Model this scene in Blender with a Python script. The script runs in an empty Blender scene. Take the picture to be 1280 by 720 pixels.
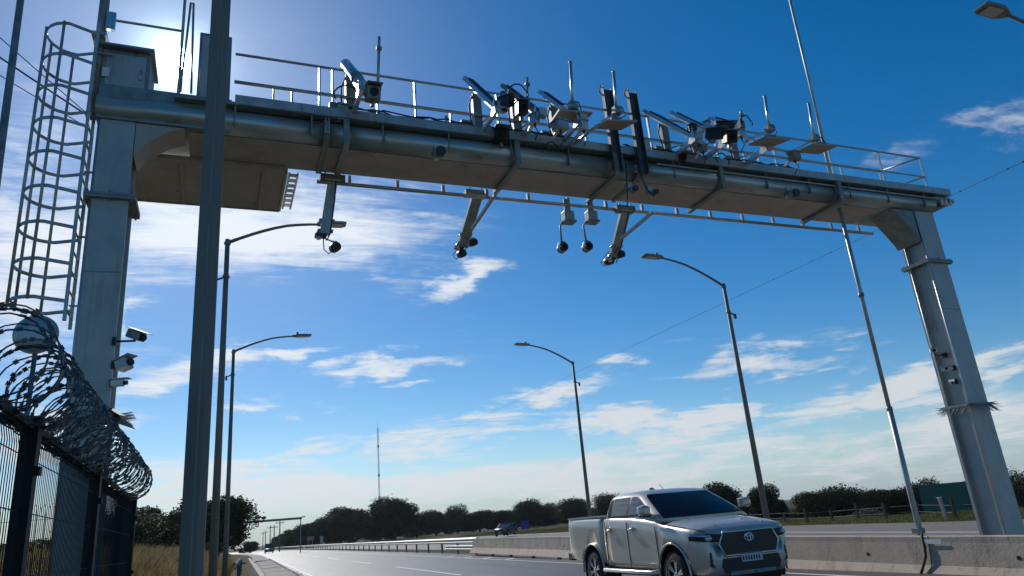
import bpy, bmesh, math, random
import numpy as np
from mathutils import Vector, Matrix
random.seed(7); rng = np.random.default_rng(7)
SC = bpy.context.scene; COL = SC.collection
R_ = math.radians; PI = math.pi

# ---------------------------------------------------------------- camera
EYE = 1.4
cam = bpy.data.cameras.new("camera"); camo = bpy.data.objects.new("camera", cam); COL.objects.link(camo)
rot = Matrix([[0.941193, -0.028559, -0.336661], [-0.32747, -0.322433, -0.888144], [-0.083187, 0.946161, -0.312824]])
camo.matrix_world = Matrix.Translation((0, 0, EYE)) @ rot.to_4x4()
cam.sensor_width = 36; cam.lens = 36 * 895 / 1280; cam.clip_start = .05; cam.clip_end = 9000
SC.camera = camo

# ---------------------------------------------------------------- light
SUN_AZ, SUN_EL = R_(-6.9), R_(34.4)          # azimuth from +Y towards +X
sun_dir = Vector((math.sin(SUN_AZ) * math.cos(SUN_EL), math.cos(SUN_AZ) * math.cos(SUN_EL), math.sin(SUN_EL)))
sl = bpy.data.lights.new("sun", 'SUN'); sl.energy = 3.2; sl.angle = R_(.53); sl.color = (1, .95, .88)
so = bpy.data.objects.new("sun", sl); COL.objects.link(so)
so.rotation_euler = (-sun_dir).to_track_quat('-Z', 'Y').to_euler()
SC.view_settings.view_transform = 'Standard'; SC.view_settings.look = 'None'
SC.view_settings.exposure = 0.0; SC.view_settings.gamma = 1

world = bpy.data.worlds.new("World"); SC.world = world; world.use_nodes = True
def build_world():
    nt = world.node_tree; N = nt.nodes; L = nt.links; N.clear()
    def node(t, **k):
        n = N.new(t)
        for a, b in k.items(): setattr(n, a, b)
        return n
    def setin(n, i, v):
        if hasattr(v, 'is_output') or isinstance(v, bpy.types.NodeSocket): L.new(v, n.inputs[i])
        else: n.inputs[i].default_value = v
    def m(op, a, b=0.0, c=None, clamp=False):
        n = node('ShaderNodeMath', operation=op, use_clamp=clamp)
        setin(n, 0, a); setin(n, 1, b)
        if c is not None: setin(n, 2, c)
        return n.outputs[0]
    def vm(op, a, b=None, out=0):
        n = node('ShaderNodeVectorMath', operation=op); setin(n, 0, a)
        if b is not None: setin(n, 1, b)
        return n.outputs[out]
    def smooth(x, a, b, lo=0., hi=1.):
        n = node('ShaderNodeMapRange', interpolation_type='SMOOTHSTEP'); setin(n, 0, x)
        n.inputs[1].default_value = a; n.inputs[2].default_value = b; n.inputs[3].default_value = lo; n.inputs[4].default_value = hi
        return n.outputs[0]
    out = node('ShaderNodeOutputWorld'); bg = node('ShaderNodeBackground'); L.new(bg.outputs[0], out.inputs[0])
    sky = node('ShaderNodeTexSky', sky_type='NISHITA'); sky.sun_disc = False
    sky.sun_elevation = SUN_EL; sky.sun_rotation = SUN_AZ
    sky.altitude = 900; sky.air_density = 1.0; sky.dust_density = .35; sky.ozone_density = 2.2
    tc = node('ShaderNodeTexCoord'); d = vm('NORMALIZE', tc.outputs['Generated'])
    sep = node('ShaderNodeSeparateXYZ'); L.new(d, sep.inputs[0]); X, Y, Z = sep.outputs
    # cloud-plane coordinates: the direction carried up to a flat layer
    zz = m('MAXIMUM', m('ADD', Z, .05), .03)
    px = m('DIVIDE', X, zz); py = m('DIVIDE', Y, zz)
    comb = node('ShaderNodeCombineXYZ'); L.new(px, comb.inputs[0]); L.new(py, comb.inputs[1])
    def noise(scale, det, rough, sx, sy, rotz, dist=0., off=(0, 0, 0)):
        mp = node('ShaderNodeMapping'); L.new(comb.outputs[0], mp.inputs[0])
        mp.inputs['Scale'].default_value = (sx, sy, 1); mp.inputs['Rotation'].default_value = (0, 0, rotz); mp.inputs['Location'].default_value = off
        n = node('ShaderNodeTexNoise'); L.new(mp.outputs[0], n.inputs['Vector'])
        n.inputs['Scale'].default_value = scale; n.inputs['Detail'].default_value = det; n.inputs['Roughness'].default_value = rough
        n.inputs['Distortion'].default_value = dist
        return n.outputs[0]
    n1 = noise(1.7, 12, .64, .75, 1.9, R_(24), .9)
    n2 = noise(5.0, 10, .68, .6, 2.6, R_(38), 1.3, (4, 2, 0))
    n3 = noise(.6, 4, .5, 1, 1, 0, .2, (9, 1, 0))
    # banks of cloud standing where they stand in the sky: centre, along, across, radii, amount
    banks = BANKS
    tot = None
    # ragged outlines: the direction is jostled by noise before the banks are measured
    jm = node('ShaderNodeMapping'); L.new(d, jm.inputs[0]); jm.inputs['Scale'].default_value = (1, 1, 2.2)
    jn = node('ShaderNodeTexNoise'); L.new(jm.outputs[0], jn.inputs['Vector']); jn.inputs['Scale'].default_value = 7.; jn.inputs['Detail'].default_value = 8; jn.inputs['Roughness'].default_value = .6
    jo = vm('MULTIPLY', vm('SUBTRACT', jn.outputs['Color'], (.5, .5, .5)), (.26, .26, .10)); dj = vm('ADD', d, jo)
    for c, a, b, ra, rb, amp in banks:
        dd = vm('SUBTRACT', dj, c)
        u = m('DIVIDE', vm('DOT_PRODUCT', dd, a, 1), ra); v = m('DIVIDE', vm('DOT_PRODUCT', dd, b, 1), rb)
        q = m('ADD', m('MULTIPLY', u, u), m('MULTIPLY', v, v))
        e = m('MULTIPLY', m('POWER', 2.718, m('MULTIPLY', q, -1.)), amp)
        e = m('MULTIPLY', e, m('GREATER_THAN', vm('DOT_PRODUCT', d, c, 1), 0.))
        tot = e if tot is None else m('MAXIMUM', tot, e)
    wide = smooth(n3, .5, .75, 0., .16)
    cov = m('ADD', tot, wide)
    # near the horizon the sheets are seen edge-on: long level streaks
    def streak(scale, zst, off, dist):
        mp = node('ShaderNodeMapping'); L.new(d, mp.inputs[0]); mp.inputs['Scale'].default_value = (2.2, 2.2, zst); mp.inputs['Location'].default_value = off; mp.inputs['Rotation'].default_value = (R_(-2), R_(3), 0)
        n = node('ShaderNodeTexNoise'); L.new(mp.outputs[0], n.inputs['Vector']); n.inputs['Scale'].default_value = scale; n.inputs['Detail'].default_value = 12; n.inputs['Roughness'].default_value = .66; n.inputs['Distortion'].default_value = dist
        return n.outputs[0]
    n4 = streak(1.5, 16, (3, 1, 0), .7); n5 = streak(4.6, 13, (0, 5, 2), 1.0)
    t1 = m('ADD', m('MULTIPLY', n1, .72), m('MULTIPLY', n2, .58)); t2 = m('ADD', m('MULTIPLY', n4, 1.7), m('MULTIPLY', n5, 1.1))
    wl = smooth(Z, .12, .36, 1., 0.)
    t2 = m('SUBTRACT', t2, .76)
    tex = m('ADD', m('MULTIPLY', t2, wl), m('MULTIPLY', t1, m('SUBTRACT', 1., wl)))
    dens = m('SUBTRACT', m('ADD', tex, m('MULTIPLY', cov, .50)), .69)
    dens = smooth(dens, 0., .42, 0., 1.)
    dens = m('MULTIPLY', dens, smooth(cov, .02, .3))
    low = smooth(Z, -.01, .12, .75, 0.)
    ct = vm('DOT_PRODUCT', d, tuple(sun_dir), 1)
    near = m('POWER', m('MAXIMUM', ct, 0.), 6.)
    cb = m('ADD', CLOUD_B, m('MULTIPLY', near, CLOUD_S))
    ccol = node('ShaderNodeMix', data_type='RGBA'); 
    setin(ccol, 'Factor', smooth(Z, .02, .5)); ccol.inputs[6].default_value = (.84, .89, .92, 1); ccol.inputs[7].default_value = (.86, .91, .97, 1)
    cc = node('ShaderNodeVectorMath', operation='SCALE'); L.new(ccol.outputs[2], cc.inputs[0]); L.new(cb, cc.inputs['Scale'])
    hsv = node('ShaderNodeHueSaturation'); L.new(sky.outputs[0], hsv.inputs['Color']); hsv.inputs['Saturation'].default_value = SKY_SAT; hsv.inputs['Value'].default_value = SKY_V
    hz = node('ShaderNodeMix', data_type='RGBA'); setin(hz, 'Factor', low); L.new(hsv.outputs[0], hz.inputs[6])
    hz.inputs[7].default_value = HORIZON
    mx = node('ShaderNodeMix', data_type='RGBA'); setin(mx, 'Factor', m('MULTIPLY', dens, .93)); L.new(hz.outputs[2], mx.inputs[6]); L.new(cc.outputs[0], mx.inputs[7])
    # the sun itself with its bright aureole in the thin high haze
    ang = m('ARCCOSINE', m('MINIMUM', ct, .9999999))
    disc = smooth(ang, R_(.5), R_(1.3), 700., 0.)
    au1 = m('MULTIPLY', m('POWER', 2.718, m('DIVIDE', m('MULTIPLY', ang, -1.), R_(1.0))), 60.)
    au2 = m('MULTIPLY', m('POWER', 2.718, m('DIVIDE', m('MULTIPLY', ang, -1.), R_(8.))), 2.2)
    gl = m('ADD', m('ADD', disc, au1), au2)
    gs = node('ShaderNodeVectorMath', operation='SCALE'); gs.inputs[0].default_value = (.62, .86, 1.0); L.new(gl, gs.inputs['Scale'])
    ad = vm('ADD', mx.outputs[2], gs.outputs[0])
    L.new(ad, bg.inputs[0]); bg.inputs[1].default_value = .1
SKY_SAT, SKY_V = 1.46, .94
CLOUD_B, CLOUD_S = 8.0, 2.4
HORIZON = (3.0, 4.5, 5.5, 1)
BANKS = [
    ((-0.0118, 0.9205, 0.3907), (0.9917, -0.0394, 0.1228), (0.1284, 0.3889, -0.9123), 0.2220, 0.0623, 0.95),
    ((0.0804, 0.9317, 0.3541), (0.9869, -0.0246, -0.1595), (-0.1399, 0.3623, -0.9215), 0.1139, 0.0280, 0.75),
    ((-0.2452, 0.9107, 0.3324), (0.9687, 0.2160, 0.1226), (0.0398, 0.3520, -0.9352), 0.1155, 0.1015, 0.85),
    ((-0.2310, 0.8654, 0.4447), (0.9690, 0.1636, 0.1850), (0.0874, 0.4737, -0.8763), 0.0625, 0.1094, 0.35),
    ((-0.0733, 0.9728, 0.2199), (0.9871, 0.0394, 0.1549), (0.1420, 0.2284, -0.9631), 0.1012, 0.0203, 0.85),
    ((-0.1383, 0.9506, 0.2780), (0.9098, 0.0110, 0.4149), (0.3914, 0.3103, -0.8663), 0.0529, 0.0137, 0.75),
    ((0.2586, 0.9071, 0.3322), (0.8362, -0.3824, 0.3932), (0.4837, 0.1761, -0.8574), 0.0444, 0.0167, 0.85),
    ((0.1573, 0.9630, 0.2187), (0.9810, -0.1778, 0.0774), (0.1135, 0.2024, -0.9727), 0.1012, 0.0120, 0.8),
    ((0.0506, 0.9685, 0.2438), (0.9823, -0.0924, 0.1629), (0.1803, 0.2312, -0.9560), 0.0366, 0.0096, 0.75),
    ((-0.0052, 0.9852, 0.1714), (0.9996, 0.0004, 0.0281), (0.0276, 0.1715, -0.9848), 0.0678, 0.0092, 0.65),
    ((0.1946, 0.9614, 0.1946), (0.9807, -0.1943, -0.0207), (0.0179, 0.1949, -0.9807), 0.0433, 0.0065, 0.6),
    ((0.3331, 0.9406, 0.0654), (0.9429, -0.3316, -0.0327), (-0.0091, 0.0726, -0.9973), 0.4454, 0.0398, 0.7),
    ((0.0860, 0.9941, 0.0661), (0.9960, -0.0874, 0.0182), (0.0239, 0.0642, -0.9976), 0.2535, 0.0405, 0.66),
    ((0.1266, 0.9853, 0.1144), (0.9902, -0.1323, 0.0442), (0.0587, 0.1077, -0.9925), 0.1637, 0.0251, 0.62),
    ((0.2945, 0.9462, 0.1343), (0.9508, -0.3042, 0.0588), (0.0965, 0.1104, -0.9892), 0.1408, 0.0173, 0.58),
    ((0.3887, 0.9062, 0.1666), (0.9110, -0.4050, 0.0776), (0.1378, 0.1216, -0.9830), 0.0825, 0.0120, 0.8),
    ((0.4755, 0.8713, 0.1219), (0.8787, -0.4771, -0.0171), (0.0432, 0.1152, -0.9924), 0.0751, 0.0160, 0.75),
    ((0.4765, 0.8575, 0.1940), (0.8791, -0.4627, -0.1139), (-0.0079, 0.2249, -0.9744), 0.0282, 0.0098, 0.6),
    ((0.6333, 0.7563, 0.1641), (0.7670, -0.6416, -0.0028), (0.1032, 0.1276, -0.9864), 0.0988, 0.0165, 0.85),
    ((0.5900, 0.7861, 0.1843), (0.6984, -0.6114, 0.3721), (0.4051, -0.0909, -0.9097), 0.0314, 0.0229, 0.55),
    ((0.5858, 0.8036, 0.1054), (0.7987, -0.5945, 0.0930), (0.1374, 0.0297, -0.9901), 0.0665, 0.0164, 0.85),
    ((0.7395, 0.6624, 0.1199), (0.6437, -0.7480, 0.1620), (0.1970, -0.0426, -0.9795), 0.1328, 0.0161, 0.9),
    ((0.8127, 0.5704, 0.1195), (0.5723, -0.8198, 0.0208), (0.1098, 0.0514, -0.9926), 0.0383, 0.0108, 0.8),
    ((0.7923, 0.6079, 0.0513), (0.6097, -0.7919, -0.0322), (0.0211, 0.0568, -0.9982), 0.1171, 0.0359, 0.66),
    ((0.6228, 0.7815, 0.0365), (0.7823, -0.6228, -0.0122), (0.0133, 0.0362, -0.9993), 0.3341, 0.0256, 0.64),
    ((0.4533, 0.8880, 0.0769), (0.8904, -0.4552, 0.0081), (0.0422, 0.0648, -0.9970), 0.2298, 0.0168, 0.6),
    ((0.7911, 0.4772, 0.3826), (0.4919, -0.8682, 0.0658), (0.3635, 0.1361, -0.9216), 0.0624, 0.0235, 0.42),
    ((0.7013, 0.5982, 0.3877), (0.6862, -0.7139, -0.1397), (0.1932, 0.3640, -0.9111), 0.0709, 0.0138, 0.25),
    ((0.5298, 0.7229, 0.4436), (0.8228, -0.5650, -0.0621), (0.2057, 0.3978, -0.8941), 0.0622, 0.0106, 0.1),
    ((-0.1251, 0.8086, 0.5750), (0.9830, 0.0227, 0.1819), (0.1341, 0.5880, -0.7977), 0.1374, 0.0549, 0.1),
    ((-0.1033, 0.9908, 0.0873), (0.9929, 0.1080, -0.0507), (-0.0596, 0.0814, -0.9949), 0.1053, 0.0284, 0.62),
    ((-0.2201, 0.9670, 0.1281), (0.9744, 0.2241, -0.0174), (-0.0455, 0.1210, -0.9916), 0.0934, 0.0543, 0.62),
]
build_world()

# ---------------------------------------------------------------- materials
def mat(name, col, rough=.6, metal=0., var=.0, scale=8., bump=0., col2=None, spec=.5, coat=0., stretch=(1, 1, 1), dirt=None, bscale=None):
    m = bpy.data.materials.new(name); m.use_nodes = True; nt = m.node_tree; N = nt.nodes; L = nt.links
    b = N['Principled BSDF']; b.inputs['Base Color'].default_value = (*col, 1); b.inputs['Roughness'].default_value = rough
    b.inputs['Metallic'].default_value = metal; b.inputs['Specular IOR Level'].default_value = spec; b.inputs['Coat Weight'].default_value = coat
    b.inputs['Coat Roughness'].default_value = .06
    if var or bump or col2:
        tc = N.new('ShaderNodeTexCoord'); mp = N.new('ShaderNodeMapping'); mp.inputs['Scale'].default_value = stretch; L.new(tc.outputs['Object'], mp.inputs[0])
        n = N.new('ShaderNodeTexNoise'); n.inputs['Scale'].default_value = scale; n.inputs['Detail'].default_value = 8; n.inputs['Roughness'].default_value = .62; L.new(mp.outputs[0], n.inputs['Vector'])
        r = N.new('ShaderNodeValToRGB'); L.new(n.outputs[0], r.inputs[0]); r.color_ramp.elements[0].position = .3; r.color_ramp.elements[1].position = .72
        c2 = col2 or tuple(min(1, c * (1 + var)) for c in col); c1 = tuple(c * (1 - var) for c in col) if not col2 else col
        r.color_ramp.elements[0].color = (*c1, 1); r.color_ramp.elements[1].color = (*c2, 1)
        last = r.outputs[0]
        if dirt:
            n2 = N.new('ShaderNodeTexNoise'); n2.inputs['Scale'].default_value = dirt[1]; n2.inputs['Detail'].default_value = 6; n2.inputs['Roughness'].default_value = .7
            mp2 = N.new('ShaderNodeMapping'); mp2.inputs['Scale'].default_value = dirt[2]; L.new(tc.outputs['Object'], mp2.inputs[0]); L.new(mp2.outputs[0], n2.inputs['Vector'])
            mr = N.new('ShaderNodeMapRange'); mr.inputs[1].default_value = dirt[3]; mr.inputs[2].default_value = dirt[3] + .16; L.new(n2.outputs[0], mr.inputs[0])
            mm = N.new('ShaderNodeMix'); mm.data_type = 'RGBA'; L.new(mr.outputs[0], mm.inputs[0]); L.new(last, mm.inputs[6]); mm.inputs[7].default_value = (*dirt[0], 1)
            last = mm.outputs[2]
        L.new(last, b.inputs['Base Color'])
        if bump:
            bp = N.new('ShaderNodeBump'); bp.inputs['Strength'].default_value = bump; bp.inputs['Distance'].default_value = .02
            if bscale:
                n3 = N.new('ShaderNodeTexNoise'); n3.inputs['Scale'].default_value = bscale; n3.inputs['Detail'].default_value = 4; L.new(tc.outputs['Object'], n3.inputs['Vector']); L.new(n3.outputs[0], bp.inputs['Height'])
            else: L.new(n.outputs[0], bp.inputs['Height'])
            L.new(bp.outputs[0], b.inputs['Normal'])
            rr = N.new('ShaderNodeMapRange'); rr.inputs[3].default_value = max(.05, rough - .12); rr.inputs[4].default_value = min(1, rough + .14); L.new(n.outputs[0], rr.inputs[0]); L.new(rr.outputs[0], b.inputs['Roughness'])
    return m
M = {}
M['galv'] = mat('galvanised_steel', (.42, .445, .42), .45, .45, .25, 5, .15, dirt=((.22, .20, .17), 4, (1.6, 1, .2), .57))
M['galv_dark'] = mat('weathered_galvanised_steel', (.24, .265, .255), .5, .4, .3, 4, .1, dirt=((.13, .12, .10), 5, (1.6, 1, .3), .56))
M['girder'] = mat('rolled_galvanised_girder', (.40, .45, .425), .34, .62, .28, 3.2, .12, stretch=(.25, 1, 1), dirt=((.22, .24, .22), 3, (.8, 1, 1), .58))
M['channel'] = mat('dark_channel_steel', (.085, .10, .105), .5, .4, .3, 6, .1)
M['galv_bright'] = mat('bright_zinc', (.62, .63, .62), .35, .85, .15, 12)
M['pole'] = mat('pole_steel', (.20, .19, .165), .6, .05, .2, 3, .1, stretch=(1, 1, .2))
M['leg'] = mat('grey_painted_steel', (.43, .45, .43), .48, .15, .16, 2.2, .08, dirt=((.31, .30, .27), 2.6, (2.2, 2.2, .22), .55))
M['soffit'] = mat('bounce_tinted_steel_underside', (.46, .41, .36), .7, .0, .15, 2.5, .1, dirt=((.27, .23, .20), 1.6, (1, 1, 1), .57))  # brown of light bounced off the ground put into the colour, random dirt over it
M['black'] = mat('black_plastic', (.02, .02, .022), .45, 0, .3, 10)
M['rubber'] = mat('cable_rubber', (.018, .018, .018), .6)
M['housing'] = mat('light_grey_housing', (.55, .55, .53), .45, .1, .1, 9)
M['panelplate'] = mat('antenna_plate', (.40, .35, .28), .55, 0, .1, 6)
M['fence'] = mat('dark_green_coated_wire', (.008, .014, .014), .6, 0, .3, 8, spec=.2)
M['razor'] = mat('razor_tape', (.13, .125, .12), .4, .7, .5, 14)
M['asphalt'] = mat('asphalt', (.078, .065, .050), .48, 0, .3, 1.2, .35, stretch=(1, .12, 1), dirt=((.034, .031, .028), .9, (1.6, .06, 1), .53), bscale=60)
M['asphalt_far'] = mat('worn_asphalt', (.19, .152, .116), .7, 0, .2, 1.0, .25, stretch=(1, .12, 1), bscale=40)
M['paint'] = mat('road_paint', (.72, .72, .70), .6, 0, .15, 6, .1, dirt=((.32, .31, .30), 8, (1, 1, 1), .56))
M['concrete'] = mat('barrier_concrete', (.47, .385, .295), .85, 0, .14, 3, .3, dirt=((.24, .19, .14), 2.6, (1, 1.3, .22), .54), bscale=25)
M['gutter'] = mat('gutter_concrete', (.30, .27, .23), .85, 0, .2, 2, .3, dirt=((.18, .15, .12), 1.8, (1, 1, 1), .56), bscale=20)
M['soil'] = mat('dry_soil', (.085, .070, .035), .95, 0, .3, .6, .4, col2=(.05, .055, .02), dirt=((.12, .095, .05), .3, (1, 1, 1), .55), bscale=6, spec=.05)
M['dry_grass'] = mat('dry_grass', (.34, .25, .12), .8, 0, .0, .5, 0, col2=(.17, .13, .055))
M['green_grass'] = mat('verge_grass', (.20, .175, .06), .8, 0, .0, .35, 0, col2=(.055, .075, .02))
M['leaf'] = mat('dark_leaf', (.018, .030, .012), .8, 0, .0, .7, 0, col2=(.040, .058, .020), spec=.1)
M['leaf2'] = mat('olive_leaf', (.040, .050, .020), .7, 0, .0, .7, 0, col2=(.075, .085, .035))
M['leaf3'] = mat('pale_leaf', (.075, .085, .055), .7, 0, .0, .7, 0, col2=(.11, .12, .08))
M['bark'] = mat('bark', (.07, .055, .042), .9, 0, .3, 6, .4)
M['hill'] = mat('hill_scrub', (.05, .065, .03), .95, 0, .3, .02, 0, col2=(.08, .085, .045))
M['signgreen'] = mat('sign_green', (.01, .115, .085), .45, 0, .1, 2)
M['white'] = mat('white_paint', (.75, .75, .73), .5, 0, .06, 4)
M['silver'] = mat('silver_car_paint', (.54, .50, .44), .32, .40, .04, 3, coat=.4)
M['glass'] = mat('tinted_glass', (.008, .009, .011), .10, 0, spec=.15)
M['sideglass'] = mat('side_glass', (.055, .065, .075), .08, 0, spec=.9)
M['chrome'] = mat('chrome', (.75, .75, .76), .15, 1)
M['tyre'] = mat('tyre', (.018, .018, .018), .85, 0, .2, 20)
M['rim'] = mat('alloy_rim', (.48, .48, .49), .35, .8)
M['trim'] = mat('black_trim', (.018, .018, .02), .5, 0, .2, 6)
M['redlens'] = mat('red_lens', (.45, .02, .015), .2, 0, spec=.8)
M['lens'] = mat('clear_lens', (.55, .57, .6), .12, .5, spec=.8)
M['plate'] = mat('number_plate', (.55, .57, .60), .45)
M['blue'] = mat('blue_sheet', (.02, .04, .30), .5, 0, .2, 2)
M['darkpaint'] = mat('dark_car_paint', (.045, .042, .038), .4, .0, coat=.2)
M['whitecar'] = mat('white_car_paint', (.6, .6, .6), .35, 0, coat=.5)
M['mirror'] = mat('mirror_dome', (.42, .48, .52), .38, .45)
M['amber'] = mat('sticker_white', (.8, .8, .8), .6)
def pale_translucent(m, f=.35):
    nt = m.node_tree; b = nt.nodes['Principled BSDF']; t = nt.nodes.new('ShaderNodeBsdfTranslucent'); mx = nt.nodes.new('ShaderNodeMixShader'); mx.inputs[0].default_value = f
    src = b.inputs['Base Color'].links[0].from_socket if b.inputs['Base Color'].links else None
    if src: nt.links.new(src, t.inputs[0])
    nt.links.new(b.outputs[0], mx.inputs[1]); nt.links.new(t.outputs[0], mx.inputs[2]); nt.links.new(mx.outputs[0], nt.nodes['Material Output'].inputs[0])
for k, f in (('dry_grass', .4), ('green_grass', .4), ('leaf', .3), ('leaf2', .3), ('leaf3', .25)): pale_translucent(M[k], f)

# ---------------------------------------------------------------- mesh helpers
def V(*a): return Vector(a)
class MB:
    def __init__(s): s.v = []; s.f = []; s.sm = []
    def add(s, vs, fs, smooth=False):
        o = len(s.v); s.v += [tuple(p) for p in vs]; s.f += [tuple(i + o for i in f) for f in fs]; s.sm += [smooth] * len(fs); return s
    def box(s, c, d, rot=None):
        hx, hy, hz = d[0] / 2, d[1] / 2, d[2] / 2; c = Vector(c)
        P = [Vector((x, y, z)) for x in (-hx, hx) for y in (-hy, hy) for z in (-hz, hz)]
        if rot is not None:
            if not isinstance(rot, Matrix): rot = Matrix.Rotation(rot[2], 3, 'Z') @ Matrix.Rotation(rot[1], 3, 'Y') @ Matrix.Rotation(rot[0], 3, 'X')
            P = [rot @ p for p in P]
        return s.add([c + p for p in P], [(0, 1, 3, 2), (4, 6, 7, 5), (0, 4, 5, 1), (2, 3, 7, 6), (0, 2, 6, 4), (1, 5, 7, 3)])
    def bb(s, a, b):  # box from corner to corner
        a, b = Vector(a), Vector(b); return s.box((a + b) / 2, [abs(t) for t in (b - a)])
    def bar(s, a, b, w, h, up=(0, 0, 1)):
        a, b = Vector(a), Vector(b); d = (b - a); l = d.length; d.normalize(); u = Vector(up)
        x = d.cross(u)
        if x.length < 1e-3: x = d.cross(Vector((0, 1, 0)))
        x.normalize(); u = x.cross(d)
        return s.box((a + b) / 2, (l, w, h), Matrix((d, x, u)).transposed())
    def tube(s, pts, r, n=8, cap=True, closed=False):
        pts = [Vector(p) for p in pts]; rr = r if isinstance(r, (list, tuple)) else [r] * len(pts)
        vs = []; k = len(pts); prev = None
        for i, p in enumerate(pts):
            if closed: t = pts[(i + 1) % k] - pts[i - 1]
            else: t = pts[min(i + 1, k - 1)] - pts[max(i - 1, 0)]
            t.normalize()
            if prev is None:
                a = t.cross(Vector((0, 0, 1)))
                if a.length < .05: a = t.cross(Vector((0, 1, 0)))
            else: a = prev - t * prev.dot(t)
            a.normalize(); prev = a; b = t.cross(a)
            for j in range(n):
                q = 2 * PI * j / n; vs.append(p + (a * math.cos(q) + b * math.sin(q)) * rr[i])
        fs = []
        for i in range(k if closed else k - 1):
            i2 = (i + 1) % k
            for j in range(n): fs.append((i * n + j, i * n + (j + 1) % n, i2 * n + (j + 1) % n, i2 * n + j))
        s.add(vs, fs, n > 5)
        if cap and not closed:
            o = len(s.v) - len(vs); s.f.append(tuple(o + j for j in range(n))[::-1]); s.f.append(tuple(o + (k - 1) * n + j for j in range(n))); s.sm += [False, False]
        return s
    def cyl(s, a, b, r, r2=None, n=12): return s.tube([a, b], [r, r if r2 is None else r2], n)
    def prism(s, poly, axis, a, b):  # poly of 2D points, extruded along axis 0/1/2 from a to b
        def mk(p, t):
            q = list(p); q.insert(axis, t); return q
        n = len(poly); vs = [mk(p, a) for p in poly] + [mk(p, b) for p in poly]
        return s.add(vs, [tuple(range(n))[::-1], tuple(range(n, 2 * n))] + [(i, (i + 1) % n, n + (i + 1) % n, n + i) for i in range(n)])
    def loft(s, rings, closed=True, caps=True, smooth=True):
        n = len(rings[0]); vs = [p for r in rings for p in r]; fs = []
        for i in range(len(rings) - 1):
            for j in range(n if closed else n - 1): fs.append((i * n + j, i * n + (j + 1) % n, (i + 1) * n + (j + 1) % n, (i + 1) * n + j))
        o = len(s.v); s.add(vs, fs, smooth)
        if caps: s.f += [tuple(o + j for j in range(n))[::-1], tuple(o + (len(rings) - 1) * n + j for j in range(n))]; s.sm += [False, False]
        return s
    def sphere(s, c, r, nu=12, nv=8, sc=(1, 1, 1)):
        c = Vector(c); rings = []
        for i in range(nv + 1):
            th = PI * i / nv; z = math.cos(th); q = max(.001, math.sin(th))
            rings.append([c + Vector((q * math.cos(2 * PI * j / nu) * sc[0], q * math.sin(2 * PI * j / nu) * sc[1], z * sc[2])) * r for j in range(nu)])
        return s.loft(rings, True, True, True)
    def shift(s, d):
        s.v = [(p[0] - d[0], p[1] - d[1], p[2] - d[2]) for p in s.v]; return s
def mesh_of(name, mb, m):
    me = bpy.data.meshes.new(name); me.from_pydata(mb.v, [], mb.f)
    bm = bmesh.new(); bm.from_mesh(me); bmesh.ops.recalc_face_normals(bm, faces=bm.faces); bm.to_mesh(me); bm.free()
    if len(mb.sm) == len(me.polygons): me.polygons.foreach_set('use_smooth', mb.sm)
    me.materials.append(M[m] if isinstance(m, str) else m); return me
def obj(name, mb, m, parent=None, bevel=0.):
    if ORG[0] is not None and parent is not None: mb.shift(ORG[0])
    o = bpy.data.objects.new(name, mesh_of(name, mb, m)); COL.objects.link(o); o.parent = parent
    if bevel:
        b = o.modifiers.new('bevel', 'BEVEL'); b.width = bevel; b.segments = 2; b.limit_method = 'ANGLE'; b.angle_limit = R_(40)
    return o
ORG = [None]
def tag(o, label, cat, group=None, kind=None):
    if label: o['label'] = label
    if cat: o['category'] = cat
    if group: o['group'] = group
    if kind: o['kind'] = kind
    return o
def thing(name, label, cat, loc=(0, 0, 0), rz=0., group=None):
    o = bpy.data.objects.new(name, None); o.empty_display_size = .3; COL.objects.link(o); o.location = loc; o.rotation_euler = (0, 0, rz)
    return tag(o, label, cat, group)
def children(o): return [c for c in COL.objects if c.parent == o]
def copy_tree(root, loc, rz, label, scale=None, group=None):
    def cp(o, par):
        c = o.copy(); COL.objects.link(c); c.parent = par
        for ch in KIDS.get(o.name, []): cp(bpy.data.objects[ch], c)
        return c
    r = cp(root, None); r.location = loc; r.rotation_euler = (0, 0, rz)
    if scale: r.scale = scale
    if label: r['label'] = label
    if group: r['group'] = group
    return r
KIDS = {}
def remember(o):
    ks = [c for c in COL.objects if c.parent == o]; KIDS[o.name] = [c.name for c in ks]
    for k in ks: remember(k)
def structure(name, mb, m):
    o = obj(name, mb, m); o['kind'] = 'structure'; return o

# ---------------------------------------------------------------- ground, roads
def sm(t): t = max(0., min(1., t)); return t * t * (3 - 2 * t)
def bend(y): return -.0004 * max(0., y - 120) ** 2 if y < 700 else -134.6 - .464 * (y - 700)
EDGE = [(-200, 27), (23, 27.5), (35, 29.6), (68, 36), (109, 37.5), (200, 33), (6000, 33)]
def edge(y):
    for (a, p), (b, q) in zip(EDGE, EDGE[1:]):
        if y <= b: return p + (q - p) * max(0, (y - a)) / (b - a) + bend(y)
    return 33
def terr(x, y):
    z = 0.
    e = edge(y) + 5
    if x > e: z -= min(7.5, (x - e) * .16) * (1 - sm((y - 70) / 70)) * sm((x - e) / 8)
    if x > edge(y): z += .25 * sm((x - edge(y)) / 3) * sm((y - 45) / 30) - .0
    L = -1.2 + bend(y)
    if x < L: z += 1.25 * sm((L - x) / 3.2) * sm((y - 12.5) / 7)
    z += .10 * math.sin(x * .31 + y * .17) * math.sin(y * .13 - x * .05) * (1 if (x < L - 1 or x > edge(y) + 1) else 0)
    return z
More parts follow.
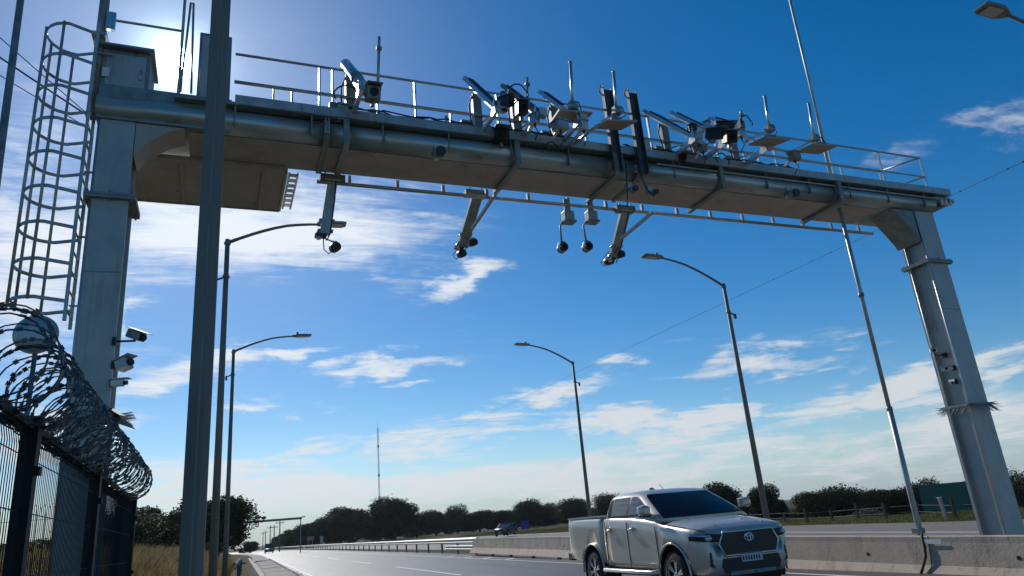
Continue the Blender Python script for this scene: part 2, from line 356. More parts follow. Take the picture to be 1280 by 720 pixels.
def build_ground():
    def ax(lo, hi, fine, step, far):
        a = list(np.arange(fine[0], fine[1] + .01, step)); s = step
        x = fine[1]
        while x < hi: s *= 1.25; x += s; a.append(min(x, hi))
        s = step; x = fine[0]
        while x > lo: s *= 1.25; x -= s; a.insert(0, max(x, lo))
        return a
    xs = ax(-2650, 2650, (-20, 60), 1.0, 0); ys = ax(-650, 2650, (-4, 130), 1.6, 0)
    mb = MB(); nx = len(xs)
    vs = [(x, y, (terr(x, y) if abs(x) < 900 and abs(y) < 1500 else terr(max(-900, min(900, x)), max(-600, min(1500, y)))) - .012) for y in ys for x in xs]
    fs = [(j * nx + i, j * nx + i + 1, (j + 1) * nx + i + 1, (j + 1) * nx + i) for j in range(len(ys) - 1) for i in range(nx - 1)]
    mb.add(vs, fs, True); return structure('ground', mb, 'soil')
build_ground()
def strip(x0, x1, y0, y1, z, step=6.):
    n = max(1, int((y1 - y0) / step)); mb = MB(); vs = []
    for i in range(n + 1):
        y = y0 + (y1 - y0) * i / n
        a = x0(y) if callable(x0) else x0 + bend(y); b = x1(y) if callable(x1) else x1 + bend(y)
        vs += [(a, y, z), (b, y, z)]
    return mb.add(vs, [(2 * i, 2 * i + 1, 2 * i + 3, 2 * i + 2) for i in range(n)])
road = structure('near_carriageway', strip(2.3, 11.95, -60, 900, .0), 'asphalt')
structure('median_verge', strip(12.3, 14.2, 41, 600, .006), 'soil')
far_road = structure('far_carriageway', strip(11.951, lambda y: edge(y), -60, 900, .0), 'asphalt_far')
# worn patches of paint are the material's; each stripe is its own piece of geometry
mb = strip(10.28, 10.40, -20, 400, .004); structure('edge_line', mb, 'paint')
mb = strip(2.62, 2.72, 20, 500, .004); structure('edge_line', mb, 'paint')
for y0, y1 in [(6, 12), (24, 35.5), (43, 51), (59, 67), (75, 83), (91, 99), (107, 115), (123, 131), (139, 147), (155, 163)]:
    structure('lane_dash', strip(6.42, 6.54, y0, y1, .004), 'paint')
for y in (31, 34.3, 37.6, 41): structure('hatch_bar', MB().add([(10.44, y, .004), (11.0, y + .5, .004), (11.0, y + .95, .004), (10.44, y + .45, .004)], [(0, 1, 2, 3)]), 'paint')
mb = MB(); pts = [(20.6, 15), (21, 17.8), (23.2, 27.8), (27, 44), (33, 68), (35, 109), (35, 200)]
mb.add([(x + dx, y, .004) for x, y in pts for dx in (0, .22)], [(2 * i, 2 * i + 1, 2 * i + 3, 2 * i + 2) for i in range(len(pts) - 1)]); structure('edge_line', mb, 'paint')
# concrete gutter beside the carriageway, slab by slab
gut = structure('gutter', strip(.55, 2.3, -20, 300, -.004), 'gutter')
slab = MB().box((0, 0, .02), (1.26, 2.62, .05)); sme = mesh_of('slab', slab, 'gutter')
for i in range(26):
    y = 29 + i * 2.75; o = bpy.data.objects.new('slab', sme); COL.objects.link(o); o.parent = gut
    o.location = (1.5 + bend(y), y, random.uniform(-.006, .012)); o.rotation_euler = (random.uniform(-.004, .004), 0, random.uniform(-.004, .004))
kst = structure('kerb', strip(2.14, 2.30, -20, 300, .0, 6), 'gutter')
kme = mesh_of('kerb_stone', MB().box((0, 0, .05), (.14, .94, .12)), 'concrete')
for i in range(70):
    y = 20 + i * 1.0; o = bpy.data.objects.new('kerb_stone', kme); COL.objects.link(o); o.parent = kst
    o.location = (2.22, y, random.uniform(-.035, .0)); o.rotation_euler = (0, 0, random.uniform(-.02, .02))

# ---------------------------------------------------------------- concrete barriers
def barrier_mesh(L):
    # New Jersey profile facing -X (the near carriageway) and mirrored behind; x across, y along
    prof = [(0.0, 0.0), (0.0, .075), (.18, .33), (.24, .70), (.245, .79), (.26, .805), (.38, .805), (.395, .79), (.40, .70), (.46, .33), (.64, .075), (.64, 0)]
    ys = [0.005]; notch = []
    for c in (L * .25, L * .75): ys += [c - .22, c - .219, c + .219, c + .22]; notch += [c]
    ys += [L - .005]
    rings = []
    for y in ys:
        inn = any(abs(y - c) < .2195 for c in notch)
        zf = .085 if inn else 0
        rings.append([(x, y, (max(z, zf) if z < .09 else z)) for x, z in prof])
    return MB().loft(rings, True, True, False)
bar_me = mesh_of('jersey_barrier', barrier_mesh(6.0), 'concrete')
wh = {0: 'concrete barrier nearest the camera, behind the big right column of the gantry', 1: 'concrete barrier below the leaning slim mast, with a black cable over its face',
      2: 'concrete barrier partly hidden by the front of the silver pickup', 3: 'concrete barrier hidden mostly behind the silver pickup cab',
      4: 'concrete barrier just behind the pickup tail, third from the steel guardrail', 5: 'concrete barrier second from the end of the steel guardrail', 6: 'concrete barrier butting against the end of the steel guardrail'}
hole = mesh_of('lifting_hole', MB().cyl((0, 0, 0), (.03, 0, 0), .035, n=10), 'trim')
for i in range(-1, 6):
    y = 4.2 + i * 6.02; o = bpy.data.objects.new('jersey_barrier', bar_me); COL.objects.link(o)
    zz = lambda q: -.26 + .26 * min(1, max(0, (q - 6) / 19)) + .06 * max(0, min(1, (q - 25) / 15))
    z0, z1 = zz(y), zz(y + 6); o.location = (11.0 + (.025 * (y - 22) if y > 22 else 0), y, z0); o.rotation_euler = (math.atan((z1 - z0) / 6), 0, -.02 if y > 22 else 0)
    tag(o, wh[i + 1], 'barrier', 'concrete barriers along the median')
    for hy in (1.4, 4.4):
        h = bpy.data.objects.new('lifting_hole', hole); COL.objects.link(h); h.parent = o; h.location = (.195, hy, .48)
# small stencil plate on the barrier by the mast
mb = MB().box((11.207, 10.086, 0.513), (.012, .34, .07)); o = obj('stencil_patch', mb, 'amber'); tag(o, 'faded pale rectangle stuck on the barrier beside the slim mast', 'sticker')

# ---------------------------------------------------------------- guardrail
def wprof(): return [(0, .155), (-.03, .14), (-.08, .10), (-.08, .06), (-.02, .02), (-.02, -.02), (-.08, -.06), (-.08, -.10), (-.03, -.14), (0, -.155)]
gr = thing('steel_guardrail', 'long galvanised steel guardrail on posts along the median, running to the horizon', 'guardrail', (12.0, 40.5, 0))
ORG[0] = (12.0, 40.5, 0)
def rail(z, y0, y1, name='rail'):
    mb = MB(); rings = []; n = int((y1 - y0) / 4)
    for i in range(n + 1):
        y = y0 + (y1 - y0) * i / n; rings.append([(11.95 + bend(y) + a, y, z + b) for a, b in wprof()] + [(11.965 + bend(y) + a, y, z + b) for a, b in wprof()[::-1]])
    return obj(name, mb.loft(rings, True, True, False), 'galv', gr)
rail(.74, 40.5, 240); rail(.36, 40.5, 47.5)
for i in range(44):
    y = 41 + i * 4.0 if i else 41; x = 12.05 + bend(y)
    obj('post', MB().box((x, y, .42), (.1, .15, .84)), 'pole', gr)
mb = MB(); rings = []
for k in range(7):
    q = PI * k / 6; rings.append([(11.95 + .09 * (1 - math.cos(q)) + (-.02 if abs(z) > .3 else 0), 40.5 - .12 * math.sin(q), .56 + z) for z in (-.36, -.2, 0, .2, .34)])
obj('end_shoe', mb.loft(rings, False, False, True), 'galv_bright', gr)
ORG[0] = None
# guardrail end and wing wall at the left edge
wl = obj('wing_wall', MB().loft([[(.30, 20, 0), (.30, 20, .7), (.42, 20, .72), (.62, 20, .3), (.72, 20, 0)], [(.02, 52, 0), (.02, 52, .75), (.14, 52, .78), (.34, 52, .3), (.44, 52, 0)], [(-.18, 66, 0), (-.18, 66, .12), (-.06, 66, .14), (.14, 66, .1), (.24, 66, 0)]], True, True, False), 'concrete')
tag(wl, 'low sloping concrete wall along the left edge of the road', 'low wall')
lg = thing('short_guardrail', 'dark short guardrail end on two posts behind the street lamps at the road edge', 'guardrail', (-.55, 44, 0))
ORG[0] = (-.55, 44, 0)
obj('rail', MB().loft([[(-.5 + a * .8, y, .62 + b) for a, b in wprof()] + [(-.49 + a * .8, y, .62 + b) for a, b in wprof()[::-1]] for y in (38, 58)], True, True, False), 'pole', lg)
for y in (40, 48, 56): obj('post', MB().box((-.42, y, .35), (.12, .14, .7)), 'pole', lg)
ORG[0] = None

# ---------------------------------------------------------------- gantry frame
GO = Vector((-2.07, 9.80, 0)); SK = R_(2.3)
gu = Vector((math.cos(SK), math.sin(SK), 0)); gv = Vector((-math.sin(SK), math.cos(SK), 0))
def gw(p): return GO + gu * p[0] + gv * p[1] + Vector((0, 0, p[2]))
def dev(name, label, cat, base, group=None):  # a thing fixed to the gantry; its parts are given in gantry coordinates
    t = thing(name, label, cat, gw(base), SK, group); ORG[0] = base; return t
gantry = dev('highway_gantry', 'big grey steel portal gantry spanning the carriageway with walkway and ladder', 'gantry', (0, 0, 0))
P = gantry
def leg(u0, u1, top):
    c = (u0 + u1) / 2
    mb = MB().bb((u0 + .085, .05, 0), (u1 - .07, .45, top)); l = obj('leg', mb, 'leg', P)
    obj('flange_plate', MB().bb((u0 - .01, 0, 0), (u1 + .01, .048, top)), 'leg', l)
    obj('flange_plate', MB().bb((u0 - .01, .452, 0), (u1 + .01, .51, top)), 'leg', l)
    obj('splice_plate', MB().bb((u0 - .09, -.07, 5.93), (u1 + .1, .60, 5.965)), 'galv_dark', l)
    obj('splice_plate', MB().bb((u0 - .09, -.07, 5.97), (u1 + .1, .60, 6.005)), 'galv_dark', l)
    for v_ in (.0, .45): obj('corner_rib', MB().cyl((u0 - .012, v_ - .004, .04), (u0 - .012, v_ - .004, top), .014, n=8), 'galv_bright', l)
    obj('base_plate', MB().bb((u0 - .15, -.15, 0), (u1 + .15, .66, .04)), 'galv_dark', l)
    bl = MB()
    for a in (u0 - .05, c, u1 + .05):
        for b in (-.04, .57): bl.cyl((a, b, 5.90), (a, b, 6.04), .014, n=6)
    obj('bolt_set', bl, 'galv_dark', l)
    obj('weld_seam', MB().bb((u0 + .0, -.004, 4.9), (u1, -.001, 4.915)), 'galv_dark', l)
    return l
LL = leg(0, .42, 7.13); RL = leg(15.50, 16.06, 7.13)
obj('knee_gusset', MB().prism([(.44, 6.62), (.62, 6.86), (.85, 7.04), (1.05, 7.125), (.44, 7.125)], 1, .003, .497), 'soffit', P)
obj('knee_gusset', MB().prism([(15.46, 6.42), (15.42, 6.52), (14.95, 7.06), (14.82, 7.125), (15.46, 7.125)], 1, .003, .60), 'galv_dark', P)
# box beam: rounded lower front edge
pr = [(.02, 7.50), (-.045, 7.475), (-.09, 7.43), (-.112, 7.37), (-.115, 7.31), (-.10, 7.25), (-.065, 7.20), (-.01, 7.16), (.06, 7.138), (.12, 7.132), (.9, 7.13), (.9, 7.55), (.02, 7.55)]
def beam(u0, u1, m='girder'):
    b = MB().loft([[(u, v, z) for v, z in pr] for u in (u0, u1)], True, True, True); return obj('beam', b, m, P, 0)
segs = [(-.06, 3.0), (3.03, 8.5), (8.53, 13.2), (13.23, 16.12)]
for a, b in segs: beam(a, b)
for a in (3.015, 8.515, 13.215): obj('beam_splice', MB().loft([[(u, v * 1.06 - .035, 7.33 + (z - 7.33) * 1.16) for v, z in pr] for u in (a - .045, a + .045)], True, True, False), 'galv_dark', P)
for a in (3.015, 8.515, 13.215):
    bt = MB()
    for sgn in (-1, 1):
        for k in range(6): bt.cyl((a + sgn * .025, -.175, 7.24 + k * .045), (a + sgn * .025, -.150, 7.24 + k * .045), .011, n=6)
    q_ = obj('bolt_row', bt, 'galv_bright', P); q_['kind'] = 'stuff'
obj('soffit_plate', MB().bb((1.10, .09, 7.118), (14.6, .885, 7.128)), 'soffit', P)
# conduits and cable tray along the front face
obj('conduit', MB().tube([(8.9, -.135, 7.42), (16.2, -.135, 7.42)], .018, 8), 'galv', P)
obj('cable_tray', MB().bb((.9, -.16, 7.52), (16.55, -.002, 7.565)), 'galv_dark', P)
for k in range(14):
    u = 1.7 + k * 1.08; obj('web_stiffener', MB().bb((u, -.135, 7.20), (u + .018, -.0, 7.52)), 'galv_dark', P)
# walkway deck of gratings
for k in range(12):
    u = 1.7 + k * 1.24; obj('grating_panel', MB().bb((u, -.158, 7.575), (u + 1.225, 1.15, 7.612)), 'galv_dark', P)
obj('walkway_edge', MB().bb((1.7, 1.152, 7.56), (16.6, 1.17, 7.70)), 'galv', P)
obj('toe_board', MB().bb((1.7, -.175, 7.53), (16.6, -.161, 7.68)), 'galv', P)
obj('end_bracket', MB().bb((16.12, -.1, 7.45), (16.62, .9, 7.50)).bb((16.5, -.15, 7.36), (16.66, .9, 7.44)), 'galv_dark', P)
for k in range(3): obj('insulator', MB().cyl((16.30 + .13 * k, -.12, 7.30), (16.30 + .13 * k, -.12, 7.42), .035, n=8), 'white', P)
# handrails
def handrail(v, zt, zm, u0, u1, posts, short=None):
    h = obj('handrail', MB().tube([(u0, v, zt), (u1, v, zt)], .021, 8), 'galv', P)
    obj('mid_rail', MB().tube([(u0, v, zm), (u1, v, zm)], .018, 8), 'galv', h)
    for u in posts: obj('post', MB().bar((u, v, 7.6), (u, v, zt), .045, .03, (1, 0, 0)), 'galv_bright', h)
    return h
handrail(0.0, 8.50, 8.02, 1.68, 16.15, [2.92, 3.12, 4.45, 5.9, 7.45, 8.95, 10.45, 11.9, 13.4, 14.85, 16.15])
handrail(1.05, 8.70, 8.2, 1.68, 16.15, [2.3, 2.6, 4.05, 5.4, 6.8, 8.2, 9.6, 10.9, 12.1, 12.5, 13.6, 14.9, 16.15])
hr = obj('end_rail', MB().tube([(16.15, 0, 8.50), (16.15, 1.05, 8.70)], .021, 8).tube([(16.15, 0, 8.02), (16.15, 1.05, 8.2)], .018, 8).tube([(16.15, .2, 7.62), (16.15, 1.0, 8.1)], .02, 8), 'galv', P)
obj('junction_tube', MB().cyl((15.62, .8, 7.62), (15.62, .8, 8.2), .055), 'trim', P)
obj('bent_stay', MB().tube([(15.35, .6, 7.62), (15.55, .75, 7.95), (15.6, .8, 8.1)], .016, 6), 'galv', P)
# left platform behind the leg with its underside, upper deck mass, cabinet
pl = obj('platform', MB().bb((.20, .80, 7.05), (2.50, 2.36, 7.11)), 'soffit', P)
for k in range(4): obj('floor_joist', MB().bb((.35 + k * .6, .92, 7.02), (.40 + k * .6, 2.34, 7.059)), 'soffit', pl)
obj('edge_channel', MB().bb((.18, 2.362, 7.03), (2.52, 2.39, 7.2)).bb((2.502, .92, 7.03), (2.54, 2.36, 7.2)), 'galv', pl)
lad = MB().bar((2.57, .98, 7.08), (2.57, 2.3, 7.08), .03, .05).bar((2.70, .98, 7.08), (2.70, 2.3, 7.08), .03, .05)
for k in range(7): lad.bar((2.57, 1.03 + .19 * k, 7.08), (2.70, 1.03 + .19 * k, 7.08), .03, .05)
obj('cable_ladder', lad, 'galv_bright', pl)
cb = obj('deck_box', MB().bb((-.10, .25, 7.62), (.52, .95, 8.44)), 'galv_dark', P, .01)  # solid box stands in for the upper deck edge and the dark area under it
obj('deck_box_front', MB().bb((-.04, .235, 7.68), (.47, .249, 8.36)), 'leg', cb); obj('deck_edge', MB().bb((-.16, .15, 8.442), (.57, 1.0, 8.48)), 'galv_dark', cb)
obj('handle', MB().cyl((.41, .215, 7.95), (.41, .215, 8.12), .012), 'galv_bright', cb)
cb = obj('deck_box', MB().bb((1.16, .30, 7.62), (1.62, .95, 9.02)), 'galv_dark', P, .01)
obj('deck_box_front', MB().bb((1.20, .285, 7.70), (1.58, .299, 8.94)), 'leg', cb)
obj('handle', MB().cyl((1.50, .265, 8.2), (1.50, .265, 8.4), .012), 'galv_bright', cb)
obj('hinge', MB().cyl((1.19, .28, 7.9), (1.19, .28, 8.8), .012), 'galv_bright', cb)
obj('front_plate', MB().bb((-.05, -.03, 7.132), (1.66, -.004, 7.67)), 'galv_dark', P)
obj('guard_rail', MB().tube([(-.08, .5, 9.13), (.90, .5, 9.13)], .02, 8), 'galv', P); obj('guard_rail', MB().tube([(.3, .5, 9.75), (.92, .5, 9.75)], .018, 8), 'galv', P)
obj('guard_post', MB().bar((.90, .5, 7.6), (.90, .5, 9.76), .06, .04, (1, 0, 0)), 'galv', P)
obj('guard_post', MB().tube([(.80 + .13, .45, 8.0), (.99, .45, 9.65), (1.03, .45, 9.65), (1.08, .45, 8.0)], .018, 8), 'galv', P)
obj('mast_post', MB().cyl((-.16, .3, 7.3), (-.16, .3, 10.9), .075, .06, 12), 'galv_dark', P)
obj('clamp', MB().bb((-.10, .2, 8.75), (.02, .26, 9.05)).bb((-.26, .15, 8.6), (-.06, .45, 8.64)), 'galv_bright', P)
obj('name_plate', MB().bb((-.08, .215, 7.95), (.01, .233, 8.1)), 'amber', P); obj('name_plate', MB().bb((1.00, -.05, 7.28), (1.10, -.034, 7.40)), 'amber', P)
# ladder with its cage on the left side of the leg
ld = obj('ladder', MB().bb((-.17, .0, 4.25), (-.13, .035, 8.7)).bb((-.17, .40, 4.25), (-.13, .435, 8.7)), 'galv', P)
for k in range(17): obj('rung', MB().cyl((-.15, .02, 4.4 + k * .265), (-.15, .42, 4.4 + k * .265), .014, n=6), 'galv', ld)
for k in range(5): obj('wall_bracket', MB().bar((-.15, .2, 4.5 + k * .95), (.03, .2, 4.5 + k * .95), .05, .012), 'galv', ld)
def hoop(z):
    pts = [(-.15, 0.0, z)] + [(-.47 - .33 * math.sin(q), .215 - .36 * math.cos(q), z) for q in [PI * k / 12 for k in range(13)]] + [(-.15, .43, z)]
    mb = MB()
    for a, b in zip(pts, pts[1:]): mb.bar(a, b, .012, .045)
    return mb
for k in range(9): obj('cage_hoop', hoop(4.50 + k * .4975), 'galv', ld)
for q in (10, 62, 90, 118, 170):
    q = R_(q); u, v = -.47 - .345 * math.sin(q), .215 - .375 * math.cos(q); obj('cage_strap', MB().cyl((u, v, 4.47), (u, v, 8.5), .019, n=6), 'galv', ld)
# bars crossing under the soffit
for u in (3.3, 6.12, 8.0, 10.3, 13.25): obj('cross_bar', MB().bb((u - .045, -.20, 7.055), (u + .045, .97, 7.114)).bb((u - .045, -.20, 7.115), (u + .045, -.16, 7.50)), 'galv_dark', P)
# rear lower service pipe and its clips
sp = obj('service_pipe', MB().tube([(3.0, .98, 6.985), (15.3, .98, 6.985)], .034, 8), 'galv_bright', P)
for k in range(15): obj('pipe_clip', MB().bb((3.5 + k * .81, .93, 6.97), (3.55 + k * .81, .99, 7.13)), 'galv_bright', sp)
# spike collars
def collar(u0, u1, z):
    c = obj('spike_collar', MB().bb((u0 - .06, -.06, z), (u1 + .06, -.03, z + .04)).bb((u0 - .06, .54, z), (u1 + .06, .57, z + .04)).bb((u0 - .06, -.029, z), (u0 - .03, .539, z + .04)).bb((u1 + .03, -.029, z), (u1 + .06, .539, z + .04)), 'galv_dark', P)
    sp = MB()
    def spike(a, d):
        e = Vector(a) + Vector(d); sp.cyl(a, e, .011, .002, 5)
    n = 20
    for k in range(n):
        t = k / (n - 1)
        for zz, sl in ((z + .02, -.10), (z + .02, .04)):
            u = u0 + (u1 - u0) * t; j = random.uniform(-.04, .04)
            spike((u, -.045, zz), (j * 2.5, -.20, sl - .09)); spike((u, .555, zz), (j * 2.5, .20, sl))
            v = -.03 + .57 * t; spike((u0 - .045, v, zz), (-.20, j * 2.5, sl - .09)); spike((u1 + .045, v, zz), (.22, j * 2.5, sl))
    obj('spikes', sp, 'galv', c); return c
collar(0, .42, 3.04); collar(15.50, 16.06, 2.90)
ORG[0] = None

# ---------------------------------------------------------------- brackets and devices on the gantry
def truss(u, label, zt=8.70, vt=-.80, posth=True):
    t = dev('bracket_frame', label, 'bracket', (u, 0, 7.62), 'triangular bracket frames along the walkway')
    obj('arm', MB().bar((u, .15, 7.64), (u, vt, 7.66), .06, .075), 'galv_bright', t); obj('strut', MB().bar((u + .07, .05, 7.9), (u + .03, vt * .75, 7.68), .05, .03), 'galv_bright', t); obj('end_box', MB().box((u + .08, vt + .05, 7.72), (.13, .11, .15)), 'housing', t)
    obj('tie_bar', MB().bar((u - .03, .18, zt), (u - .0, vt + .04, 7.66), .09, .06), 'galv_bright', t)
    obj('post', MB().bb((u - .09, .02, 7.615), (u + .06, .13, zt - .25)), 'galv_dark', t)
    obj('gusset', MB().prism([(vt + .0, 7.58), (vt + .25, 7.58), (vt + .02, 7.86)], 0, u - .045, u - .033), 'galv_bright', t)
    obj('foot_plate', MB().bb((u - .14, -.06, 7.613), (u + .12, .2, 7.635)), 'galv_dark', t); obj('junction_box', MB().box((u - .28, -.02, 7.74), (.16, .12, .2)), 'galv_dark', t)
    cbl = MB().tube([(u - .1, .0, 7.66), (u - .17, -.02, 7.9), (u - .16, .05, 8.2), (u - .06, .08, zt - .2)], .014, 6).tube([(u - .2, .1, 7.66), (u - .32, .2, 7.66), (u - .45, .15, 7.64)], .014, 6)
    obj('cable', cbl, 'rubber', t); return t
labels = [(3.42, 'bracket frame with cylinder lamp, leftmost of those on the walkway'), (5.56, 'bracket frame left of the cluster of black camera boxes'), (6.28, 'bracket frame right behind the twin camera boxes near beam middle'),
          (7.03, 'bracket frame carrying the first flat antenna plate, left of the twin upright channels'), (9.35, 'bracket frame just right of the two upright channels'), (10.0, 'bracket frame left of the right-hand camera cluster'), (10.95, 'bracket frame whose arm reaches under the right-hand camera cluster')]
TR = [truss(u, l) for u, l in labels]
# long tubular and boxed units lying along the tie bars
def unit(name, label, cat, u, v0, z0, v1, z1, w, h, m, cap='black', du=0.):
    t = dev(name, label, cat, (u, v0, z0))
    a, b = Vector((u, v0, z0)), Vector((u + du, v1, z1)); d = (b - a).normalized()
    obj('housing', MB().bar(a, b, w, h), m, t, .012)
    obj('sun_shield', MB().bar(a + Vector((0, 0, h * .5 + .02)) - d * .05, b + Vector((0, 0, h * .5 + .02)) + d * .06, w + .03, .012), m, t)
    obj('front_glass', MB().bar(b, b + d * .01, w * .8, h * .8), cap, t); return t
def cylunit(name, label, cat, a, b, r, m):
    t = dev(name, label, cat, a); a, b = Vector(a), Vector(b); d = (b - a).normalized()
    obj('housing', MB().cyl(a, b, r, n=16), m, t)
    obj('lens', MB().cyl(b + d * .001, b + d * .015, r * .8, n=16), 'glass', t)
    obj('rear_cap', MB().cyl(a - d * .001, a - d * .03, r * .85, n=16), 'black', t)
    obj('clamp', MB().cyl(a + (b - a) * .45, a + (b - a) * .55, r * 1.12, n=16), 'galv_dark', t); return t
cylunit('floodlight', 'shiny cylindrical lamp slung high on the leftmost bracket', 'floodlight', (3.318, -0.050, 8.591), (3.547, -0.750, 7.612), .085, 'galv_bright')
cylunit('floodlight', 'shorter shiny cylinder tilted beside the tall lamp on the leftmost bracket', 'floodlight', (3.497, -0.100, 8.409), (3.545, -0.700, 7.588), .05, 'galv_bright')
def boxcam(label, c, sz, yaw=0., pitch=0., m='black', group=None):
    t = dev('traffic_camera', label, 'camera', c, group); rt = Matrix.Rotation(yaw, 3, 'Z') @ Matrix.Rotation(pitch, 3, 'X'); c = Vector(c)
    obj('housing', MB().box(c, sz, rt), m, t, .012)
    obj('visor', MB().box(c + rt @ Vector((0, -.04, sz[2] / 2 + .018)), (sz[0] + .03, sz[1] + .1, .01), rt), m if m != 'black' else 'galv_dark', t)
    obj('lens_ring', MB().cyl(c + rt @ Vector((0, -sz[1] / 2 + .001, 0)), c + rt @ Vector((0, -sz[1] / 2 - .03, 0)), min(sz[0], sz[2]) * .33, n=14), 'black', t)
    obj('lens', MB().cyl(c + rt @ Vector((0, -sz[1] / 2 - .0305, 0)), c + rt @ Vector((0, -sz[1] / 2 - .034, 0)), min(sz[0], sz[2]) * .27, n=14), 'glass', t)
    obj('mount', MB().box(c + rt @ Vector((0, .02, -sz[2] / 2 - .04)), (.05, .08, .08), rt), 'galv_dark', t); return t
boxcam('dark camera box pointing down, left of the pair in the middle cluster', (5.688, -0.850, 7.752), (.13, .30, .15), .3, .3)
boxcam('dark camera box with silver side, right of the pair in the middle cluster', (5.908, -0.950, 7.607), (.16, .28, .20), -.2, .4)
cylunit('round_sensor', 'silver barrel sensor standing on the middle camera cluster', 'sensor', (5.681, -0.800, 7.931), (5.669, -0.800, 7.634), .065, 'galv_bright')
boxcam('small black box on the walkway below the middle camera cluster', (5.853, -0.150, 7.556), (.24, .2, .22), 0, .0)
boxcam('white-fronted black camera at left of the right-hand cluster', (9.671, -0.900, 7.695), (.14, .30, .17), .5, .3)
boxcam('black camera box in the centre of the right-hand cluster', (9.953, -0.950, 7.640), (.2, .26, .2), -.3, .4)
boxcam('small dark camera facing away at the top of the right-hand cluster', (9.969, -0.850, 7.931), (.12, .3, .12), 1.1, .1)
boxcam('black box on the walkway at the foot of the first right-hand bracket', (9.450, -0.100, 7.617), (.18, .22, .16), .3, .3)
boxcam('grey boxed camera on top of the leftmost bracket', (3.584, -0.800, 7.585), (.2, .22, .2), .0, .2, 'galv_dark')
for i, (a, b, l) in enumerate([((5.354, -0.050, 8.664), (5.613, -0.800, 7.611), 'long silver bar unit leaning down onto the middle cluster from the left'), ((6.041, -0.050, 8.637), (6.336, -0.800, 7.618), 'long dark bar unit leaning across behind the middle camera pair'),
        ((6.758, -0.050, 8.627), (6.903, -0.500, 8.041), 'short silver bar unit leaning left of the first antenna plate'), ((8.886, -0.050, 8.559), (9.486, -0.800, 7.533), 'longest silver bar unit, leaning right from the twin channels'),
        ((9.505, -0.050, 8.619), (9.856, -0.600, 7.945), 'silver bar unit parallel and right of the longest one'), ((10.402, -0.050, 8.628), (10.670, -0.600, 8.144), 'dark bar unit at the top of the right-hand cluster')]):
    t = dev('bar_unit', l, 'detector', a, 'slanting bar units on the brackets')
    A, B = Vector(a), Vector(b); d = (B - A).normalized()
    obj('body', MB().bar(A, B, .12, .07), 'galv_bright' if i != 1 else 'galv_dark', t, .006); obj('cover', MB().bar(A + d * .12 + Vector((.03, 0, .055)), B - d * .1 + Vector((.03, 0, .055)), .10, .035), 'black', t)
    obj('end_cap', MB().bar(A - d * .03, A - d * .001, .125, .075), 'white', t)
# antenna plates with their masts
def plate(label, q, mast0, mast1, arm0, node):
    c = [sum(p[i] for p in q) / 4 for i in range(3)]
    t = dev('antenna_plate', label, 'antenna', c, 'flat antenna plates on short masts')
    lo = [(p[0], p[1], p[2]) for p in q]; hi = [(p[0], p[1], p[2] + .035) for p in q]
    obj('plate', MB().add(lo + hi, [(3, 2, 1, 0), (4, 5, 6, 7), (0, 1, 5, 4), (1, 2, 6, 5), (2, 3, 7, 6), (3, 0, 4, 7)]), 'panelplate', t)
    obj('back_box', MB().box((c[0], c[1], c[2] + .075), (.2, .2, .07)), 'galv_dark', t)
    obj('mast', MB().cyl(mast0, mast1, .026, n=10).cyl(mast1, (mast1[0], mast1[1], mast1[2] + .015), .032, n=10), 'galv_bright', t)
    obj('mast_clamp', MB().box((mast0[0], mast0[1], mast0[2] + .02), (.13, .12, .14)), 'galv_dark', t)
    obj('clamp_bolt', MB().cyl((mast0[0] - .1, mast0[1] - .05, mast0[2] + .0), (mast0[0] + .1, mast0[1] - .05, mast0[2] + .0), .012, n=6), 'galv_bright', t)
    obj('arm', MB().tube([arm0, node], .028, 8).tube([node, (mast0[0], mast0[1], mast0[2])], .022, 8), 'galv_bright', t)
    k = mast0; obj('cable', MB().tube([(k[0], k[1], k[2] + .1), (k[0] + .12, k[1], k[2] + .12), (k[0] + .16, k[1], k[2] - .05), (c[0] + .05, c[1], c[2] + .1)], .011, 6), 'rubber', t); return t
plate('square antenna plate seen from below, first from the left', ((6.668, -0.781, 7.800), (7.268, -0.830, 7.800), (7.231, -0.487, 7.800), (6.684, -0.458, 7.800)), (6.949, -0.750, 7.924), (7.013, -0.750, 8.820), (7.093, 0.000, 7.509), (7.129, -0.720, 7.570))
plate('antenna plate in front of the two tall upright channels', ((7.507, -0.742, 7.750), (8.110, -0.864, 7.750), (7.967, -0.536, 7.750), (7.494, -0.476, 7.750)), (7.764, -0.800, 7.925), (7.820, -0.800, 8.738), (7.242, -0.200, 7.606), (7.365, -0.800, 7.618))
plate('antenna plate right of the right-hand camera cluster', ((10.730, -1.029, 7.700), (11.257, -1.066, 7.700), (11.093, -0.758, 7.700), (10.596, -0.703, 7.700)), (11.087, -0.800, 8.051), (11.150, -0.800, 8.779), (10.501, -0.700, 7.756), (10.656, -0.800, 7.821))
plate('rightmost antenna plate, nearest the gantry right column', ((11.705, -1.170, 7.600), (12.214, -1.229, 7.600), (12.091, -0.891, 7.600), (11.590, -0.839, 7.600)), (12.168, -0.800, 7.991), (12.248, -0.800, 8.793), (11.144, -0.700, 7.705), (11.516, -0.800, 7.629))
def mast(label, a, b, r=.022):
    t = dev('short_mast', label, 'mast', a, 'bare short masts on the walkway'); obj('tube', MB().cyl(a, b, r, n=8), 'galv', t); obj('clamp', MB().box((a[0], a[1], a[2] + .15), (.1, .1, .14)), 'galv_dark', t)
    m = Vector(a) * .2 + Vector(b) * .8; obj('tip_clamp', MB().box(m, (.08, .06, .05)), 'galv_dark', t); return t
